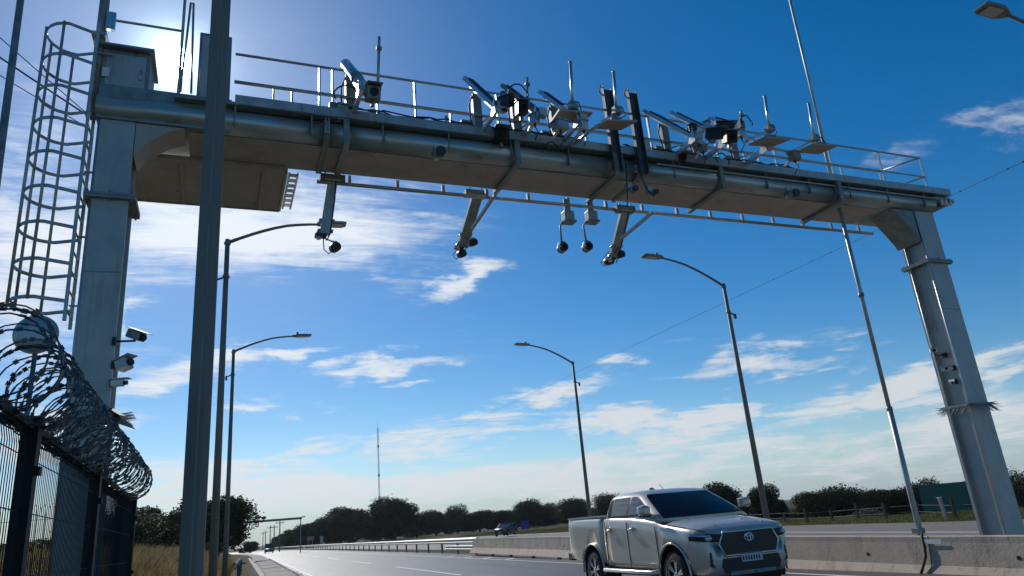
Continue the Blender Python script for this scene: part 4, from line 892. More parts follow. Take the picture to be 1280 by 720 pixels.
def pickup():
    t = thing('pickup_truck', 'silver double cab pickup truck driving on the near carriageway', 'pickup truck', (7.53, 12.52, 0), R_(-90))
    front = [[2.405, .54, .44, .96, 1.02], [2.37, .67, .40, 1.0, 1.06], [2.30, .765, .37, 1.02, 1.09], [2.16, .865, .35, 1.06, 1.135], [1.95, .905, .35, 1.09, 1.17], [1.45, .925, .36, 1.15, 1.235], [1.15, .925, .40, 1.20, 1.265], [.95, .92, .42, 1.26, 1.30]]
    cabst = interp(front, 3) + interp([[.95, .92, .42, 1.26, 1.30], [.1, .925, .42, 1.335, 1.35], [-1.00, .925, .42, 1.37, 1.375]], 4)[1:]
    b = obj('body', MB().loft([crossring(*s) for s in cabst], True, True, True), 'silver', t); arch_cut(b, [(1.45, .40, .475)])
    bst = interp([[-1.025, .925, .46, 1.385, 1.39], [-1.9, .93, .46, 1.395, 1.40], [-2.5, .925, .50, 1.40, 1.405], [-2.78, .90, .56, 1.40, 1.405]], 4)
    bd = obj('bed', MB().loft([crossring(*s) for s in bst], True, True, True), 'silver', t); arch_cut(bd, [(-1.635, .40, .475)])
    obj('bed_cover', MB().bb((-2.74, -.80, 1.40), (-1.06, .80, 1.43)), 'trim', bd)
    for s in (-1, 1):
        obj('bed_rail', MB().bb((-2.77, s * .865 - .035, 1.39), (-1.03, s * .865 + .035, 1.425)), 'silver', bd)
        for ax in (1.45, -1.635):
            obj('wheel_liner', MB().loft([[(ax + .47 * math.cos(q), s * yy, .40 + .47 * math.sin(q)) for yy in (.55, .905)] for q in [R_(-20 + 10 * k) for k in range(23)]], False, False, True).cyl((ax, s * .56, .40), (ax, s * .565, .40), .47, n=24), 'trim', t)
            obj('arch_flare', MB().tube([(ax + .487 * math.cos(q), s * .925, .40 + .487 * math.sin(q)) for q in [R_(-8 + 196 * k / 20) for k in range(21)]], .019, 6), 'silver', t)
            wheel(t, ax, s * .80)
        # doors: shut lines, handles
        for x0, z0, z1 in ((1.0, .50, 1.22), (-.03, .47, 1.33), (-.93, .47, 1.35)):
            sl_ = obj('shut_line', MB().bb((x0 - .010, s * .922, z0), (x0 + .010, s * .9285, z1 - .06)), 'trim', t)
        obj('sill_line', MB().bb((-.93, s * .921, .515), (1.0, s * .928, .527)), 'trim', t)
        obj('belt_trim', MB().bb((-.97, s * .866 - .008, 1.358), (.86, s * .866 + .008, 1.376)), 'trim', t)
        for hx in (.10, -.80): obj('door_handle', MB().tube([(hx - .02, s * .925, 1.14), (hx - .02, s * .965, 1.14), (hx + .17, s * .965, 1.15), (hx + .17, s * .925, 1.15)], .016, 6).cyl((hx + .08, s * .92, 1.14), (hx + .08, s * .932, 1.14), .05, n=12), 'chrome', t)
        mp_ = ((.95, 1.36), (1.13, 1.355), (1.165, 1.41), (1.15, 1.51), (1.04, 1.54), (.95, 1.51))
        mr = obj('wing_mirror', MB().loft([[(x0, s * (1.05 + (y0 - 1.05) * k_), 1.44 + (z0 - 1.44) * k_) for y0, z0 in mp_] for x0, k_ in ((.86, .96), (.93, 1.0), (.99, .86), (1.02, .5))], True, True, False), 'silver', t, .008)
        obj('mirror_base', MB().bb((.86, s * 1.0 - .12, 1.325), (.95, s * 1.0 + .06, 1.353)).bb((.845, s * 1.05 - .085, 1.375), (.8595, s * 1.05 + .085, 1.52)), 'trim', mr)
        obj('side_step', MB().tube([(.98, s * .80, .46), (.90, s * .95, .43), (.80, s * 1.0, .42), (-1.0, s * 1.0, .42), (-1.02, s * .95, .43), (-1.06, s * .80, .46)], .034, 8), 'galv_bright', t)
        # lamps
        def wrap(z0, z1, off, xs, zi=None):
            r = [];
            for k, (x, y) in enumerate(xs): f = k / (len(xs) - 1); a = z0 + (zi or 0) * f; r.append([(x + off * .8, s * (y + off * .6), a), (x + off * .8, s * (y + off * .6), (a + z1) / 2 + .0), (x + off * .5, s * (y + off * .3), z1 + .03 * f)])
            return MB().loft(r, False, False, True)
        plan = [(2.405, .47), (2.40, .56), (2.368, .67), (2.31, .752), (2.22, .815), (2.10, .862), (1.98, .895)]
        hl = obj('headlight', wrap(.865, .985, .024, plan, .05), 'glass', t)
        obj('light_unit', MB().sphere((2.36, s * .71, .935), .062, 12, 8, (1, 1, .7)), 'lens', hl)
        obj('light_strip', wrap(.955, .985, .032, plan[2:], .035), 'lens', hl)
        obj('fog_pocket', MB().prism([(s * .60, .76), (s * .72, .72), (s * .735, .52), (s * .62, .47)], 0, 2.24, 2.352), 'trim', t)
        obj('fog_lamp', MB().cyl((2.35, s * .665, .58), (2.362, s * .665, .58), .035, n=12), 'lens', t)
        obj('tail_lamp', MB().bb((-2.80, s * .80 - .07, .92), (-2.70, s * .865 + .048, 1.27)), 'redlens', t)
        obj('tail_corner', MB().bb((-2.92, s * .70 - .2, .56), (-2.74, s * .70 + .2, .70)), 'trim', t)
    obj('rear_bumper', MB().bb((-2.92, -.5, .57), (-2.80, .5, .69)), 'chrome', t); obj('tailgate_handle', MB().bb((-2.805, -.12, 1.1), (-2.785, .12, 1.16)), 'trim', t)
    obj('chassis', MB().bb((-2.6, -.55, .30), (2.0, .55, .46)), 'trim', t)
    # grille
    hexa = [(-.57, .83), (-.47, 1.01), (.47, 1.01), (.57, .83), (.48, .655), (-.48, .655)]
    g_ = obj('grille', MB().prism(hexa, 0, 2.36, 2.418), 'black', t)
    for k in range(5): obj('grille_slat', MB().bb((2.4185, -.45 - (.04 if k in (1, 2, 3) else 0), .685 + k * .06), (2.428, .45 + (.04 if k in (1, 2, 3) else 0), .70 + k * .06)), 'trim', g_)
    fr = [(2.425, y, z) for y, z in hexa]; obj('grille_frame', MB().tube(fr, .019, 6, closed=True), 'galv_bright', g_)
    em = MB()
    for ea, eb, ez in ((.085, .058, .905), (.035, .055, .905), (.062, .022, .935)): em.tube([(2.437, ea * math.cos(q), ez + eb * math.sin(q)) for q in [2 * PI * k / 20 for k in range(20)]], .009, 6, closed=True)
    obj('emblem', em, 'chrome', g_)
    obj('lower_intake', MB().prism([(-.53, .62), (.53, .62), (.56, .50), (.50, .40), (-.50, .40), (-.56, .50)], 0, 2.34, 2.414), 'trim', t)
    obj('skid_plate', MB().bb((2.36, -.42, .365), (2.425, .42, .42)), 'galv_dark', t)
    pt = obj('number_plate', MB().bb((2.432, -.20, .545), (2.440, .20, .675)), 'plate', t); obj('plate_band', MB().bb((2.4405, -.195, .652), (2.4415, .195, .672)), 'blue', pt)
    obj('plate_marks', sum_boxes([((2.4412, -.165 + k * .05, .598), (.0012, .028, .062)) for k in range(7)]), 'trim', pt)
    # cabin
    prof = [(1.22, 1.36, -.985), (1.38, 1.09, -.985), (1.54, .80, -.96), (1.66, .57, -.935), (1.735, .40, -.89), (1.785, .20, -.82), (1.81, .02, -.68)]
    rings = []
    for (z, xf, xr), (_, hw) in zip(prof, GZZ):
        r = []
        for k in range(7): y = -hw + 2 * hw * k / 6; r.append((xf - .16 * (abs(y) / hw) ** 2.2 * (1 if z < 1.7 else .6), y, z))
        for k in range(7): y = hw - 2 * hw * k / 6; r.append((xr + .05 * (abs(y) / hw) ** 3, y, z))
        rings.append(r)
    cbn = obj('cabin', MB().loft(rings, True, True, True), 'silver', t)
    rows = []
    zz = [1.285, 1.40, 1.54, 1.66, 1.715]
    def xf(z):
        for a, b in zip(prof, prof[1:]):
            if z <= b[0]: return a[1] + (b[1] - a[1]) * (z - a[0]) / (b[0] - a[0])
    vs = []
    for z in zz:
        hw = hwz(z)
        for k in range(13):
            y = (-hw + .075) + 2 * (hw - .075) * k / 12; vs.append((xf(z) - .16 * (abs(y) / hw) ** 2.2 * (1 if z < 1.7 else .6) + .012, y, z + .006))
    obj('windscreen', MB().add(vs, [(i * 13 + j, i * 13 + j + 1, i * 13 + j + 14, i * 13 + j + 13) for i in range(4) for j in range(12)], True), 'glass', cbn)
    obj('wiper', MB().tube([(1.27, -.5, 1.295), (1.28, .0, 1.31), (1.27, .15, 1.315)], .009, 5).tube([(1.27, .1, 1.305), (1.22, .6, 1.31)], .009, 5), 'trim', cbn)
    for s in (-1, 1):
        obj('front_window', window_panel([(1.385, .01, .80), (1.46, .01, .67), (1.54, .01, .53), (1.66, .0, .29), (1.705, .0, .16)], hwz, s), 'sideglass', cbn)
        obj('rear_window', window_panel([(1.385, -.70, -.065), (1.46, -.72, -.065), (1.54, -.73, -.065), (1.66, -.73, -.07), (1.705, -.69, -.07)], hwz, s), 'sideglass', cbn)
        obj('quarter_window', window_panel([(1.385, -.87, -.735), (1.46, -.88, -.755), (1.54, -.88, -.765), (1.66, -.85, -.765), (1.69, -.82, -.73)], hwz, s), 'glass', cbn)
        obj('door_frame_trim', window_panel([(1.376, -.89, .84), (1.46, -.90, .70), (1.54, -.90, .56), (1.66, -.87, .33), (1.715, -.82, .20)], hwz, s, .004), 'trim', cbn)
    obj('rear_glass', MB().add([(-1.0, -.6, 1.42), (-1.0, .6, 1.42), (-.965, .55, 1.66), (-.965, -.55, 1.66)], [(0, 1, 2, 3)]), 'glass', cbn)
    obj('roof_fin', MB().prism([(-.35, 1.80), (-.50, 1.87), (-.58, 1.86), (-.62, 1.80)], 1, -.012, .012), 'trim', cbn)
    obj('aerial', MB().cyl((-.05, .0, 1.79), (-.20, 0, 1.90), .006, n=5), 'trim', cbn)
    for y in (-.45, .45): obj('hood_crease', MB().tube([(2.2, y, 1.126), (1.6, y * 1.12, 1.200), (1.25, y * 1.25, 1.235)], .010, 5), 'silver', b)
    [obj('hood_gap', MB().tube([(2.40, y * .58, .985), (2.36, y * .70, 1.0), (2.22, y * .78, 1.065), (1.8, y * .84, 1.12), (1.3, y * .86, 1.185), (1.12, y * .86, 1.215)], .006, 5), 'trim', b) for y in (-1, 1)]
    # the nose is short: draw everything ahead of the front arches back towards the axle
    done = set()
    def nose(o):
        for c in [c for c in COL.objects if c.parent == o]:
            if c.type == 'MESH' and not c.name.startswith('wheel') and c.data.name not in done:
                done.add(c.data.name)
                for v in c.data.vertices:
                    if v.co.x > 1.94: v.co.x = 1.94 + (v.co.x - 1.94) * .74
            if not c.name.startswith('wheel'): nose(c)
    nose(t)
    return t
def sum_boxes(l):
    mb = MB()
    for c, d in l: mb.box(c, d)
    return mb
pickup()

# ---------------------------------------------------------------- far vehicles
def small_car(label, loc, rz, paint, L=4.3, W=1.78, Hh=1.62, name='parked_car', cat='car', bodyc=None):
    t = thing(name, label, cat, loc, rz); s = L / 4.3
    sec = [(-2.1, .80, .35, .95), (-1.9, .86, .28, 1.02), (-1.2, .89, .25, 1.02), (.6, .89, .25, 1.0), (1.4, .88, .25, .95), (1.9, .84, .28, .86), (2.12, .72, .36, .70)]
    rings = [[(x * s, -w, zb), (x * s, -w, zt - .12), (x * s, -w + .08, zt), (x * s, w - .08, zt), (x * s, w, zt - .12), (x * s, w, zb)] for x, w, zb, zt in sec]
    b = obj('body', MB().loft(rings, True, True, True), paint, t); arch_cut(b, [(1.32 * s, .33, .37), (-1.28 * s, .33, .37)])
    for ax in (1.32 * s, -1.28 * s):
        for sd in (-1, 1): wheel(t, ax, sd * .76, .33, .2, 5)
    g1 = obj('cabin', MB().loft([[(-1.95 * s, -.80, 1.0), (.95 * s, -.80, .98), (.95 * s, .80, .98), (-1.95 * s, .80, 1.0)], [(-1.75 * s, -.66, Hh - .08), (.15 * s, -.66, Hh - .08), (.15 * s, .66, Hh - .08), (-1.75 * s, .66, Hh - .08)]], True, True, False), 'glass', t)
    obj('roof', MB().bb((-1.78 * s, -.67, Hh - .079), (.18 * s, .67, Hh)), paint, g1, .02)
    for sd in (-1, 1):
        obj('pillar', MB().bar((.93 * s, sd * .80, 1.0), (.15 * s, sd * .67, Hh - .05), .06, .05), paint, g1); obj('pillar', MB().bar((-1.93 * s, sd * .80, 1.0), (-1.74 * s, sd * .67, Hh - .05), .10, .06), paint, g1); obj('pillar', MB().bar((-.4 * s, sd * .805, 1.0), (-.4 * s, sd * .67, Hh - .05), .07, .04), paint, g1)
        obj('headlight', MB().box((2.0 * s, sd * .62, .74), (.16, .26, .13)), 'lens', t); obj('tail_light', MB().box((-2.06 * s, sd * .70, .88), (.10, .18, .18)), 'redlens', t)
        obj('mirror', MB().box((.72 * s, sd * .94, 1.05), (.1, .14, .12)), paint, t)
    obj('grille', MB().box((2.10 * s, 0, .58), (.06, .9, .18)), 'trim', t); obj('windscreen', MB().add([(.97 * s, -.74, 1.02), (.97 * s, .74, 1.02), (.2 * s, .62, Hh - .09), (.2 * s, -.62, Hh - .09)], [(0, 1, 2, 3)]), 'sideglass', g1)
    obj('plate', MB().box((2.13 * s, 0, .48), (.02, .4, .11)), 'white', t)
    return t
small_car('dark sport utility car with bright front, beyond the barriers on the far carriageway', (30.6, 90.5, .16), R_(226), 'darkpaint', name='distant_car', L=3.7, W=1.6, Hh=1.52)
small_car('small car with bright windscreen coming toward us far down the near carriageway', (4.9 + bend(165), 165, 0), R_(-92), 'darkpaint', Hh=1.9, W=1.9, name='distant_car')
small_car('tiny pale car at the vanishing end of the road', (-.3, 232, 0), R_(-96), 'whitecar', Hh=1.9, name='distant_car')
q_ = (33.500, 91.282, 1.254); o = thing('blue_board', '', '', (q_[0], q_[1], .2), R_(-20)); obj('panel', MB().bb((-.5, -.03, .5), (.5, .03, q_[2] + .3)), 'blue', o); obj('post', MB().bb((-.5, .031, -.1), (-.42, .08, q_[2] + .4)), 'pole', o); obj('post', MB().bb((.42, .031, -.1), (.5, .08, q_[2] + .4)), 'pole', o); tag(o, 'deep blue board standing behind the distant dark car', 'board')

# ---------------------------------------------------------------- distant structures
t = thing('far_gantry', 'small distant gantry crossing the road near the vanishing point', 'gantry', (-8.5, 125, 0)); ORG[0] = (-8.5, 125, 0)
obj('beam', MB().bb((-9.0, 124.7, 5.05), (8.0, 125.3, 5.38)), 'gutter', t); obj('leg', MB().bb((7.75, 124.8, 0), (7.9, 125.0, 5.049)), 'gutter', t); obj('leg', MB().bb((-8.9, 124.8, 0), (-8.5, 125.2, 5.049)), 'galv', t)
obj('camera_box', MB().sphere((2.2, 125, 5.7), .38, 10, 6, (1, 1, .7)), 'black', t); obj('arm_tip', MB().bb((8.001, 124.9, 5.3), (8.5, 125.1, 5.5)), 'white', t)
for k in range(8): obj('beam_rib', MB().bb((-8 + k * 2.0, 124.66, 5.03), (-7.9 + k * 2.0, 125.34, 5.40)), 'gutter', t)
ORG[0] = None
t = thing('radio_mast', 'thin tall lattice radio mast rising above the distant trees', 'mast', (49.1, 300, 0))
mb = MB(); H_ = 44.; tri = [(.32 * math.cos(q), .32 * math.sin(q)) for q in (0.3, 0.3 + 2 * PI / 3, 0.3 + 4 * PI / 3)]
for x, y in tri: mb.cyl((x, y, 0), (x, y, H_), .05, n=5)
obj('leg_set', mb, 'pole', t); br = MB()
for k in range(50):
    z = k * .88
    for i in range(3): a = tri[i]; b = tri[(i + 1) % 3]; br.cyl((*a, z), (*b, z + .88), .03, n=4)
obj('bracing', br, 'pole', t); obj('antenna_ring', MB().cyl((0, 0, 24.4), (0, 0, 25.4), .42, n=8), 'white', t); obj('antenna_ring', MB().cyl((0, 0, 36), (0, 0, 36.8), .38, n=8), 'redlens', t); obj('top_spike', MB().cyl((0, 0, 44), (0, 0, 47), .04, .02, 6), 'pole', t)
def farpole(label, p, base=0.):
    t = thing('utility_pole', label, 'pole', (p[0], p[1], 0), 0, 'utility poles near the vanishing point'); h = p[2]
    obj('shaft', MB().cyl((0, 0, 0), (0, 0, h), .16, .11, 8), 'pole', t); obj('crossarm', MB().bb((-.9, -.06, h - .7), (.9, .06, h - .55)), 'pole', t)
    for s in (-.8, 0, .8): obj('insulator', MB().cyl((s, 0, h - .55), (s, 0, h - .3), .07, n=6), 'white', t)
for x, y, d, l in ((350, 648, 180, 'tallest'), (344, 655, 210, 'second tallest'), (339, 656, 230, 'middle'), (332, 662, 270, 'second smallest'), (329, 665, 300, 'smallest')): pass
farpole('tallest and nearest utility pole beneath the end of the distant gantry', (6.708, 180.000, 6.839)); farpole('utility pole second from the right below the distant gantry', (6.581, 215.000, 6.760)); farpole('utility pole in the middle of the row below the distant gantry', (6.198, 240.000, 7.243)); farpole('faint utility pole left of the middle one below the distant gantry', (5.659, 280.000, 6.730)); farpole('faintest leftmost utility pole below the distant gantry', (5.567, 320.000, 6.954))
def sign(name, label, c, w, h, m, rz, posts=True, frame='galv'):
    gz = terr(c[0], c[1]); t = thing(name, label, 'sign', (c[0], c[1], gz), rz); z = c[2] - gz
    obj('panel', MB().bb((-w / 2, -.03, z - h / 2), (w / 2, 0, z + h / 2)), m, t)
    for s in (-1, 1): obj('post', MB().bb((s * w * .3 - .05, .002, -.3), (s * w * .3 + .05, .08, z + h / 2 - .05)), frame, t)
    return t, z
t, z = sign('road_sign', 'green road sign board among the trees beyond the far carriageway', (44.000, 37.260, 0.572), 3.6, 2.1, 'signgreen', R_(-52))
for k in (-.55, .0, .55): obj('board_joint', MB().bb((-1.78, -.034, z + k - .012), (1.78, -.0302, z + k + .012)), 'pale_line' if False else 'leaf3', t)
sign('small_sign', 'small white sign board beyond the guardrail, near the far trees', (15.057, 170.000, 1.868), .7, 1.3, 'concrete', 0); sign('small_sign', 'pale notice low among the trees left of the radio mast', (13.817, 185.000, 2.306), 1.6, .9, 'gutter', 0)
# field fence on the right verge
t = thing('field_fence', 'low post and wire fence along the grass verge beyond the far carriageway', 'fence', (31, 35, 0)); ORG[0] = (31, 35, 0)
fp = [(34.401, 46.002, 0.000), (32.609, 40.159, 0.000), (30.789, 35.976, 0.000), (31.430, 34.675, 0.000), (31.026, 32.270, 0.000), (29.774, 29.155, 0.000), (30.011, 27.418, 0.000), (28.677, 24.319, 0.000), (28.927, 22.100, 0.000)]
fp = [(a[0], a[1], terr(a[0], a[1])) for a in fp]
for k, p in enumerate(fp): obj('post', MB().bar((p[0], p[1], p[2] - .2), (p[0] + random.uniform(-.05, .05), p[1], p[2] + random.uniform(.65, .95)), .12, .12, (1, 0, 0)), 'bark', t)
for z in (.3, .6): obj('strand', MB().tube([(p[0], p[1], p[2] + z) for p in fp], .005, 4), 'pole', t)
ORG[0] = None
o = thing('marker_post', 'pale leaning marker post on the verge left of the right column', 'post', (28.326, 24.497, 0.000)); obj('stake', MB().bar((0, 0, -.1), (-.12, 0, .95), .12, .12, (1, 0, 0)), 'concrete', o); obj('stake_cap', MB().box((-.12, 0, .97), (.16, .16, .04)), 'white', o)

# ---------------------------------------------------------------- hills far off
def ridge():
    mb = MB(); n = 90; rows = []
    for r_, f in ((1250, 0), (1400, .55), (1600, 1.), (1900, .5), (2300, 0)):
        row = []
        for i in range(n + 1):
            az = R_(-40 + 115 * i / n); h = 2.5 + 2.5 * math.sin(i * .21 + 1) + 2 * math.sin(i * .57) + 1.4 * math.sin(i * 1.37) + 4 * sm((i - 70) / 10)
            row.append((r_ * math.sin(az), r_ * math.cos(az), -9 + f * (h + 9) + (1.5 * math.sin(i * 2.3) if 0 < f < 1 else 0)))
        rows.append(row)
    mb.loft(rows, False, False, True); o = structure('hills', mb, 'hill')
ridge()

# ---------------------------------------------------------------- trees
def crown_arrays(seed, nl, n, size, flat=.8, spread=.62):
    r = np.random.default_rng(seed); C = []
    for k in range(nl):
        a = r.uniform(0, 2 * PI); d = spread * r.uniform(.2, 1) ** .6; z = r.uniform(-.55, .65)
        C.append((d * math.cos(a) * (1 - .35 * max(0, z)), d * math.sin(a) * (1 - .35 * max(0, z)), z, r.uniform(.24, .46)))
    C = np.array(C); w = C[:, 3] ** 2; idx = r.choice(nl, n, p=w / w.sum())
    dirs = r.normal(size=(n, 3)); dirs /= np.linalg.norm(dirs, axis=1)[:, None]
    rad = C[idx, 3] * (1 - .45 * r.random(n) ** 2.0 + .10 * r.normal(size=n))
    # sprigs poking out unevenly
    spr = np.sin(dirs[:, 0] * 9 + C[idx, 0] * 20) * np.sin(dirs[:, 1] * 8 + C[idx, 1] * 17) * np.sin(dirs[:, 2] * 9)
    rad *= 1 + .28 * spr
    c = C[idx, :3] + dirs * rad[:, None] * np.array([1, 1, flat])
    a = r.normal(size=(n, 3)); a /= np.linalg.norm(a, axis=1)[:, None]; b = np.cross(a, r.normal(size=(n, 3))); b /= np.linalg.norm(b, axis=1)[:, None]
    s = (size * r.uniform(.5, 1.4, n))[:, None]; e = .5
    return np.stack([c - a * s, c + b * s * e, c + a * s, c - b * s * e], 1)
def quads_mesh(name, Q, m):
    n = len(Q); me = bpy.data.meshes.new(name); me.vertices.add(n * 4); me.vertices.foreach_set('co', Q.reshape(-1).astype(np.float32))
    me.loops.add(n * 4); me.loops.foreach_set('vertex_index', np.arange(n * 4, dtype=np.int32)); me.polygons.add(n); me.polygons.foreach_set('loop_start', np.arange(0, n * 4, 4, dtype=np.int32))
    me.update(); me.validate(); me.materials.append(M[m]); return me
CROWNS = []
for i in range(7): CROWNS.append(quads_mesh('crown', crown_arrays(20 + i, 15 + 3 * (i % 4), 11000, .036, .75 if i % 2 else .95, .56 + .09 * (i % 3)), ['leaf', 'leaf', 'leaf2', 'leaf', 'leaf', 'leaf2', 'leaf'][i]))
PALE = quads_mesh('crown', crown_arrays(77, 14, 5000, .05), 'leaf3')
def trunk_mesh(seed):
    r = random.Random(seed); mb = MB(); mb.tube([(0, 0, -.5), (.02, .01, .5), (-.03, .03, 1.1), (.02, 0, 2.0)], [.085, .06, .05, .03], 8)
    for k in range(6):
        a = r.uniform(0, 2 * PI); z = r.uniform(.6, 1.5); l = r.uniform(.35, .6); mb.tube([(0, 0, z), (l * .5 * math.cos(a), l * .5 * math.sin(a), z + .25), (l * math.cos(a), l * math.sin(a), z + .6)], [.035, .025, .01], 6)
    return mesh_of('trunk', mb, 'bark')
TRUNKS = [trunk_mesh(k) for k in range(3)]
def tree(label, T, r, k, group=None, low=.12, name='tree', ysc=None):
    x, y, zt = T; gz = terr(x, y); h = max(1.5, zt - gz); t = thing(name, label, 'tree', (x, y, gz - .05), random.uniform(0, 6), group)
    tr = bpy.data.objects.new('trunk', TRUNKS[k % 3]); COL.objects.link(tr); tr.parent = t; tr.scale = (r * .8, r * .8, h * .42)
    cr = bpy.data.objects.new('crown', PALE if k == 99 else CROWNS[k % 7]); COL.objects.link(cr); cr.parent = t
    hc = h * (1 - low) / 2; cr.location = (0, 0, h * low + hc); cr.scale = (r * 1.35, r * 1.35, hc * 1.12)
    cr.scale = (cr.scale[0] * random.uniform(.88, 1.12), cr.scale[1] * random.uniform(.88, 1.12), cr.scale[2] * random.uniform(.94, 1.08)); c2 = cr.copy(); COL.objects.link(c2); c2.parent = t; c2.name = 'inner_foliage'; c2.rotation_euler = (0, 0, 2.1); c2.scale = (r * 1.12, r * 1.12, hc * 1.0); return t
tree('broad dark tree behind the street lamp poles on the left, the biggest one', (-3.017, 88.000, 7.836), 3.9, 0, low=.06)
tree('left shoulder tree half hidden by the thick grey pole', (-5.881, 84.000, 5.894), 2.7, 1, low=.06)
tree('dark tree just right of the end of the mesh fence', (-6.831, 58.000, 5.242), 2.15, 0, low=.04)
tree('dark tree seen only through the mesh fence, by the left column', (-7.433, 50.000, 4.081), 2.6, 2, low=.02)
tree('low dark bush at the left edge beyond the mesh fence', (-13.663, 55.000, 3.029), 4.5, 4, low=.0, name='bush'); tree('low dark bush behind the second fence post', (-12.240, 60.000, 2.530), 4.2, 5, low=.0, name='bush')
tree('small bush at the vanishing point left of the road', (0.752, 215.000, 3.137), 2.2, 4, low=.02, name='bush'); tree('tiny bush left of the far pale car', (-1.350, 240.000, 1.726), 1.8, 6, low=.0, name='bush')
G_ = 'trees of the line beyond the guardrail'
for T, r, k, l in [((15.181, 215.000, 7.346), 4.6, 0, 'first tree of the far line, just right of the distant gantry end'), ((20.059, 212.000, 7.923), 4.3, 3, 'second tree of the far line, right of the distant gantry'), ((25.278, 205.000, 9.742), 6.4, 1, 'rounded tree left of the foot of the radio mast'),
        ((31.668, 205.000, 7.825), 4.4, 6, 'lower tree directly below the radio mast'), ((35.957, 198.000, 10.888), 6.8, 4, 'highest tree in the far line, just right of the radio mast'), ((42.473, 200.000, 6.610), 4.5, 2, 'low gap-side tree right of the highest one'), ((46.632, 196.000, 6.955), 4.2, 3, 'tree left of the narrow upright crown in the far line'),
        ((51.591, 192.000, 7.837), 3.4, 5, 'narrow upright crown standing above the end of the guardrail'), ((57.065, 190.000, 5.925), 5.0, 1, 'rounded low tree above the guardrail end shoe'), ((62.445, 186.000, 5.955), 4.4, 0, 'tree behind the distant dark car'), ((66.925, 180.000, 7.915), 3.6, 6, 'peaked tree just right of the distant dark car'), ((70.583, 178.000, 5.771), 4.4, 4, 'tree between the peaked one and the far street lamp'),
        ((75.660, 172.000, 6.452), 4.8, 3, 'rounded tree behind the far street lamp pole'), ((79.075, 170.000, 3.990), 3.4, 1, 'small tree right behind the far street lamp pole'), ((59.883, 120.000, 5.408), 2.2, 2, 'tree with thin twigs touching the rear of the pickup cab')]:
    tree(l, T, r, k, G_, low=.03)
G_ = 'trees beyond the far carriageway'
for T, r, k, l in [((54.748, 78.000, 4.309), 2.5, 3, 'round-headed tree above the pickup hood'), ((55.806, 76.000, 1.744), 1.3, 1, 'lower shoulder tree right of the round-headed one above the hood'), ((55.918, 72.000, 3.397), 2.1, 4, 'umbrella-shaped tree behind the near median street lamp'), ((58.109, 72.000, 2.083), 1.0, 0, 'small tree right of the near median street lamp'),
        ((58.080, 66.000, 2.383), 2.5, 1, 'left half of the broad dark clump between lamp and slim mast'), ((59.901, 64.000, 2.795), 3.1, 6, 'tallest part of the broad dark clump between lamp and slim mast'), ((59.924, 60.000, 1.999), 1.7, 3, 'tree just left of the slim mast'), ((60.754, 58.000, 2.348), 2.1, 0, 'tree directly behind the slim mast'), ((62.324, 56.000, 2.093), 2.4, 4, 'tree right of the slim mast and left of the green sign'),
        ((65.379, 52.000, 1.959), 2.7, 1, 'tree hidden mostly behind the right column'), ((65.043, 48.000, 2.132), 2.7, 2, 'tree at the right edge beyond the right column')]:
    tree(l, T, r, k, G_, low=.14)
tree('pale feathery shrub between the lamp pole and the broad clump', (66.715, 80.000, 0.509), 2.4, 99, low=.0, name='shrub'); tree('pale grey shrub in front of the trees near the slim mast', (48.887, 50.000, 0.199), 1.5, 99, low=.0, name='shrub'); tree('pale shrub low behind the umbrella-shaped tree', (61.787, 82.000, 0.958), 2.6, 99, low=.0, name='shrub')
RB = [(81.857, 96.000, -0.520), (81.369, 86.000, 0.196), (82.012, 78.000, 0.146), (81.478, 70.000, 0.308), (79.657, 62.000, 0.637), (77.687, 55.000, 0.758), (74.097, 45.000, 1.064)]
# the wood behind them, one mass
def belt(name, label, pts, per, seed, m, half, size=.30):
    r = np.random.default_rng(seed); Q = []
    for (a, b) in zip(pts, pts[1:]):
        a, b = np.array(a), np.array(b); n = max(1, int(np.linalg.norm(a[:2] - b[:2]) / half))
        for k in range(n):
            p = a + (b - a) * (k + r.random() * .6) / n; gz = terr(p[0], p[1]); h = max(1.2, (p[2] - gz) * r.uniform(.84, 1.08)); q = crown_arrays(int(r.integers(1e6)), 9, per, .1, .9, .7)
            c = q.mean(1, keepdims=True); q = (q - c) * (size / .1) + c * np.array([half * 1.5, half * 1.5, h * .58]); q += np.array([p[0] + r.uniform(-1, 1), p[1] + r.uniform(-3, 3), gz + h / 2]); Q.append(q)
    o = bpy.data.objects.new(name, quads_mesh(name, np.concatenate(Q), m)); COL.objects.link(o); tag(o, label, 'woodland' if half > 2 else 'hedge', kind='stuff')
belt('woodland', 'dark far wood running behind the trees beyond the guardrail', [(13.056, 330.000, 4.312), (14.754, 235.000, 5.747), (26.676, 228.000, 8.031), (42.295, 222.000, 6.629), (55.104, 215.000, 4.726), (71.595, 205.000, 4.446), (83.677, 198.000, 3.702), (91.146, 190.000, 2.811), (91.418, 165.000, 3.629), (86.560, 130.000, 2.136), (70.329, 100.000, 2.188)], 2600, 5, 'leaf', 3.0, .34)
belt('woodland', 'dark wood closing the view beyond the far carriageway on the right', RB, 1500, 6, 'leaf', 2.0, .28)
belt('hedge', 'green scrub along the top of the dry grass bank on the left', [(-30, 52, 1.6), (-14, 62, 2.0), (-8, 66, 2.1), (-3.6, 70, 1.9)], 700, 8, 'leaf2', 1.6, .12)
belt('woodland', 'far dark trees closing the left side of the road', [(-16, 150, 4.5), (-14, 240, 5.0), (-26, 330, 6)], 700, 9, 'leaf', 3.0, .3)

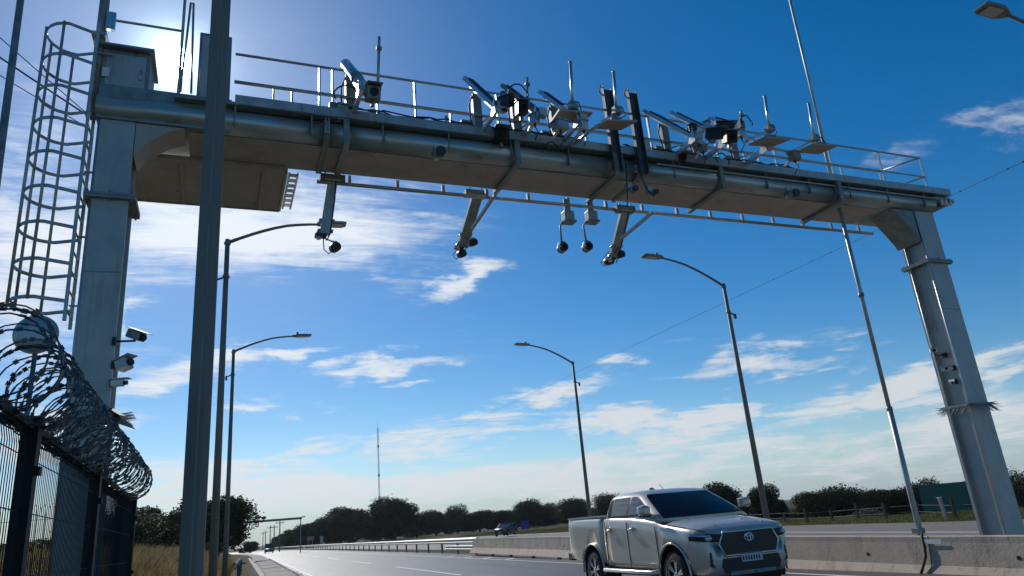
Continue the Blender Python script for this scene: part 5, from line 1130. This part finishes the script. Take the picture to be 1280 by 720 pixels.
# ---------------------------------------------------------------- grass
def grass(name, label, samp, n, hmin, hmax, wd, seed, m):
    r = np.random.default_rng(seed); x, y = samp(r, n); z = np.array([terr(a, b) for a, b in zip(x, y)]) - .02
    cl = .65 + .5 * np.sin(x * 1.3 + y * .4) * np.sin(y * .9 - x * .3) ; h = r.uniform(hmin, hmax, n) * (.75 + .5 * np.clip(cl, 0, 1.2)); a = r.uniform(0, 2 * PI, n); lx = r.normal(0, .22, n) * h; ly = r.normal(0, .22, n) * h
    w = wd * r.uniform(.6, 1.4, n); dx, dy = np.cos(a) * w, np.sin(a) * w; B = np.stack([x, y, z], 1)
    q = np.stack([B - np.stack([dx, dy, 0 * x], 1), B + np.stack([dx, dy, 0 * x], 1), B + np.stack([lx * .5 + dx * .6, ly * .5 + dy * .6, h * .6], 1), B + np.stack([lx, ly, h], 1)], 1)
    o = bpy.data.objects.new(name, quads_mesh(name, q, m)); COL.objects.link(o); tag(o, label, 'grass', kind='stuff')
def sl_(r, n):
    y = 12.5 + 62 * r.random(n) ** 1.3; return -1.25 - 17 * r.random(n) ** 1.4 * (.4 + y / 70) + 0 * y, y
grass('dry_grass', 'tall dry tan grass on the bank beside the left lamps', sl_, 90000, .2, .62, .014, 3, 'dry_grass')
def sg_(r, n):
    y = 13 + 50 * r.random(n); return -.95 - 1.6 * r.random(n) ** 1.5, y
grass('roadside_grass', 'greener short grass along the foot of the dry bank', sg_, 9000, .15, .4, .014, 4, 'green_grass')
def sr_(r, n):
    y = 12 + 125 * r.random(n) ** 1.2; e = np.array([edge(v) for v in y]); return e + .1 + 6.0 * r.random(n), y
grass('verge_grass', 'green and yellow grass verge beyond the far carriageway', sr_, 60000, .07, .2, .03, 5, 'green_grass')

# ---------------------------------------------------------------- the hazy air
hb = bpy.data.materials.new('thin_haze'); hb.use_nodes = True; nt = hb.node_tree; nt.nodes.remove(nt.nodes['Principled BSDF'])
pv = nt.nodes.new('ShaderNodeVolumePrincipled'); pv.inputs['Density'].default_value = .00012; pv.inputs['Color'].default_value = (.86, .92, 1, 1); pv.inputs['Anisotropy'].default_value = .2
nt.links.new(pv.outputs[0], nt.nodes['Material Output'].inputs['Volume'])
hz_ = obj('haze', MB().bb((-2700, -700, -12), (2700, 2700, 54)), hb); hz_['kind'] = 'stuff'; hz_['label'] = 'thin pale haze in the air along the horizon'; hz_['category'] = 'haze'
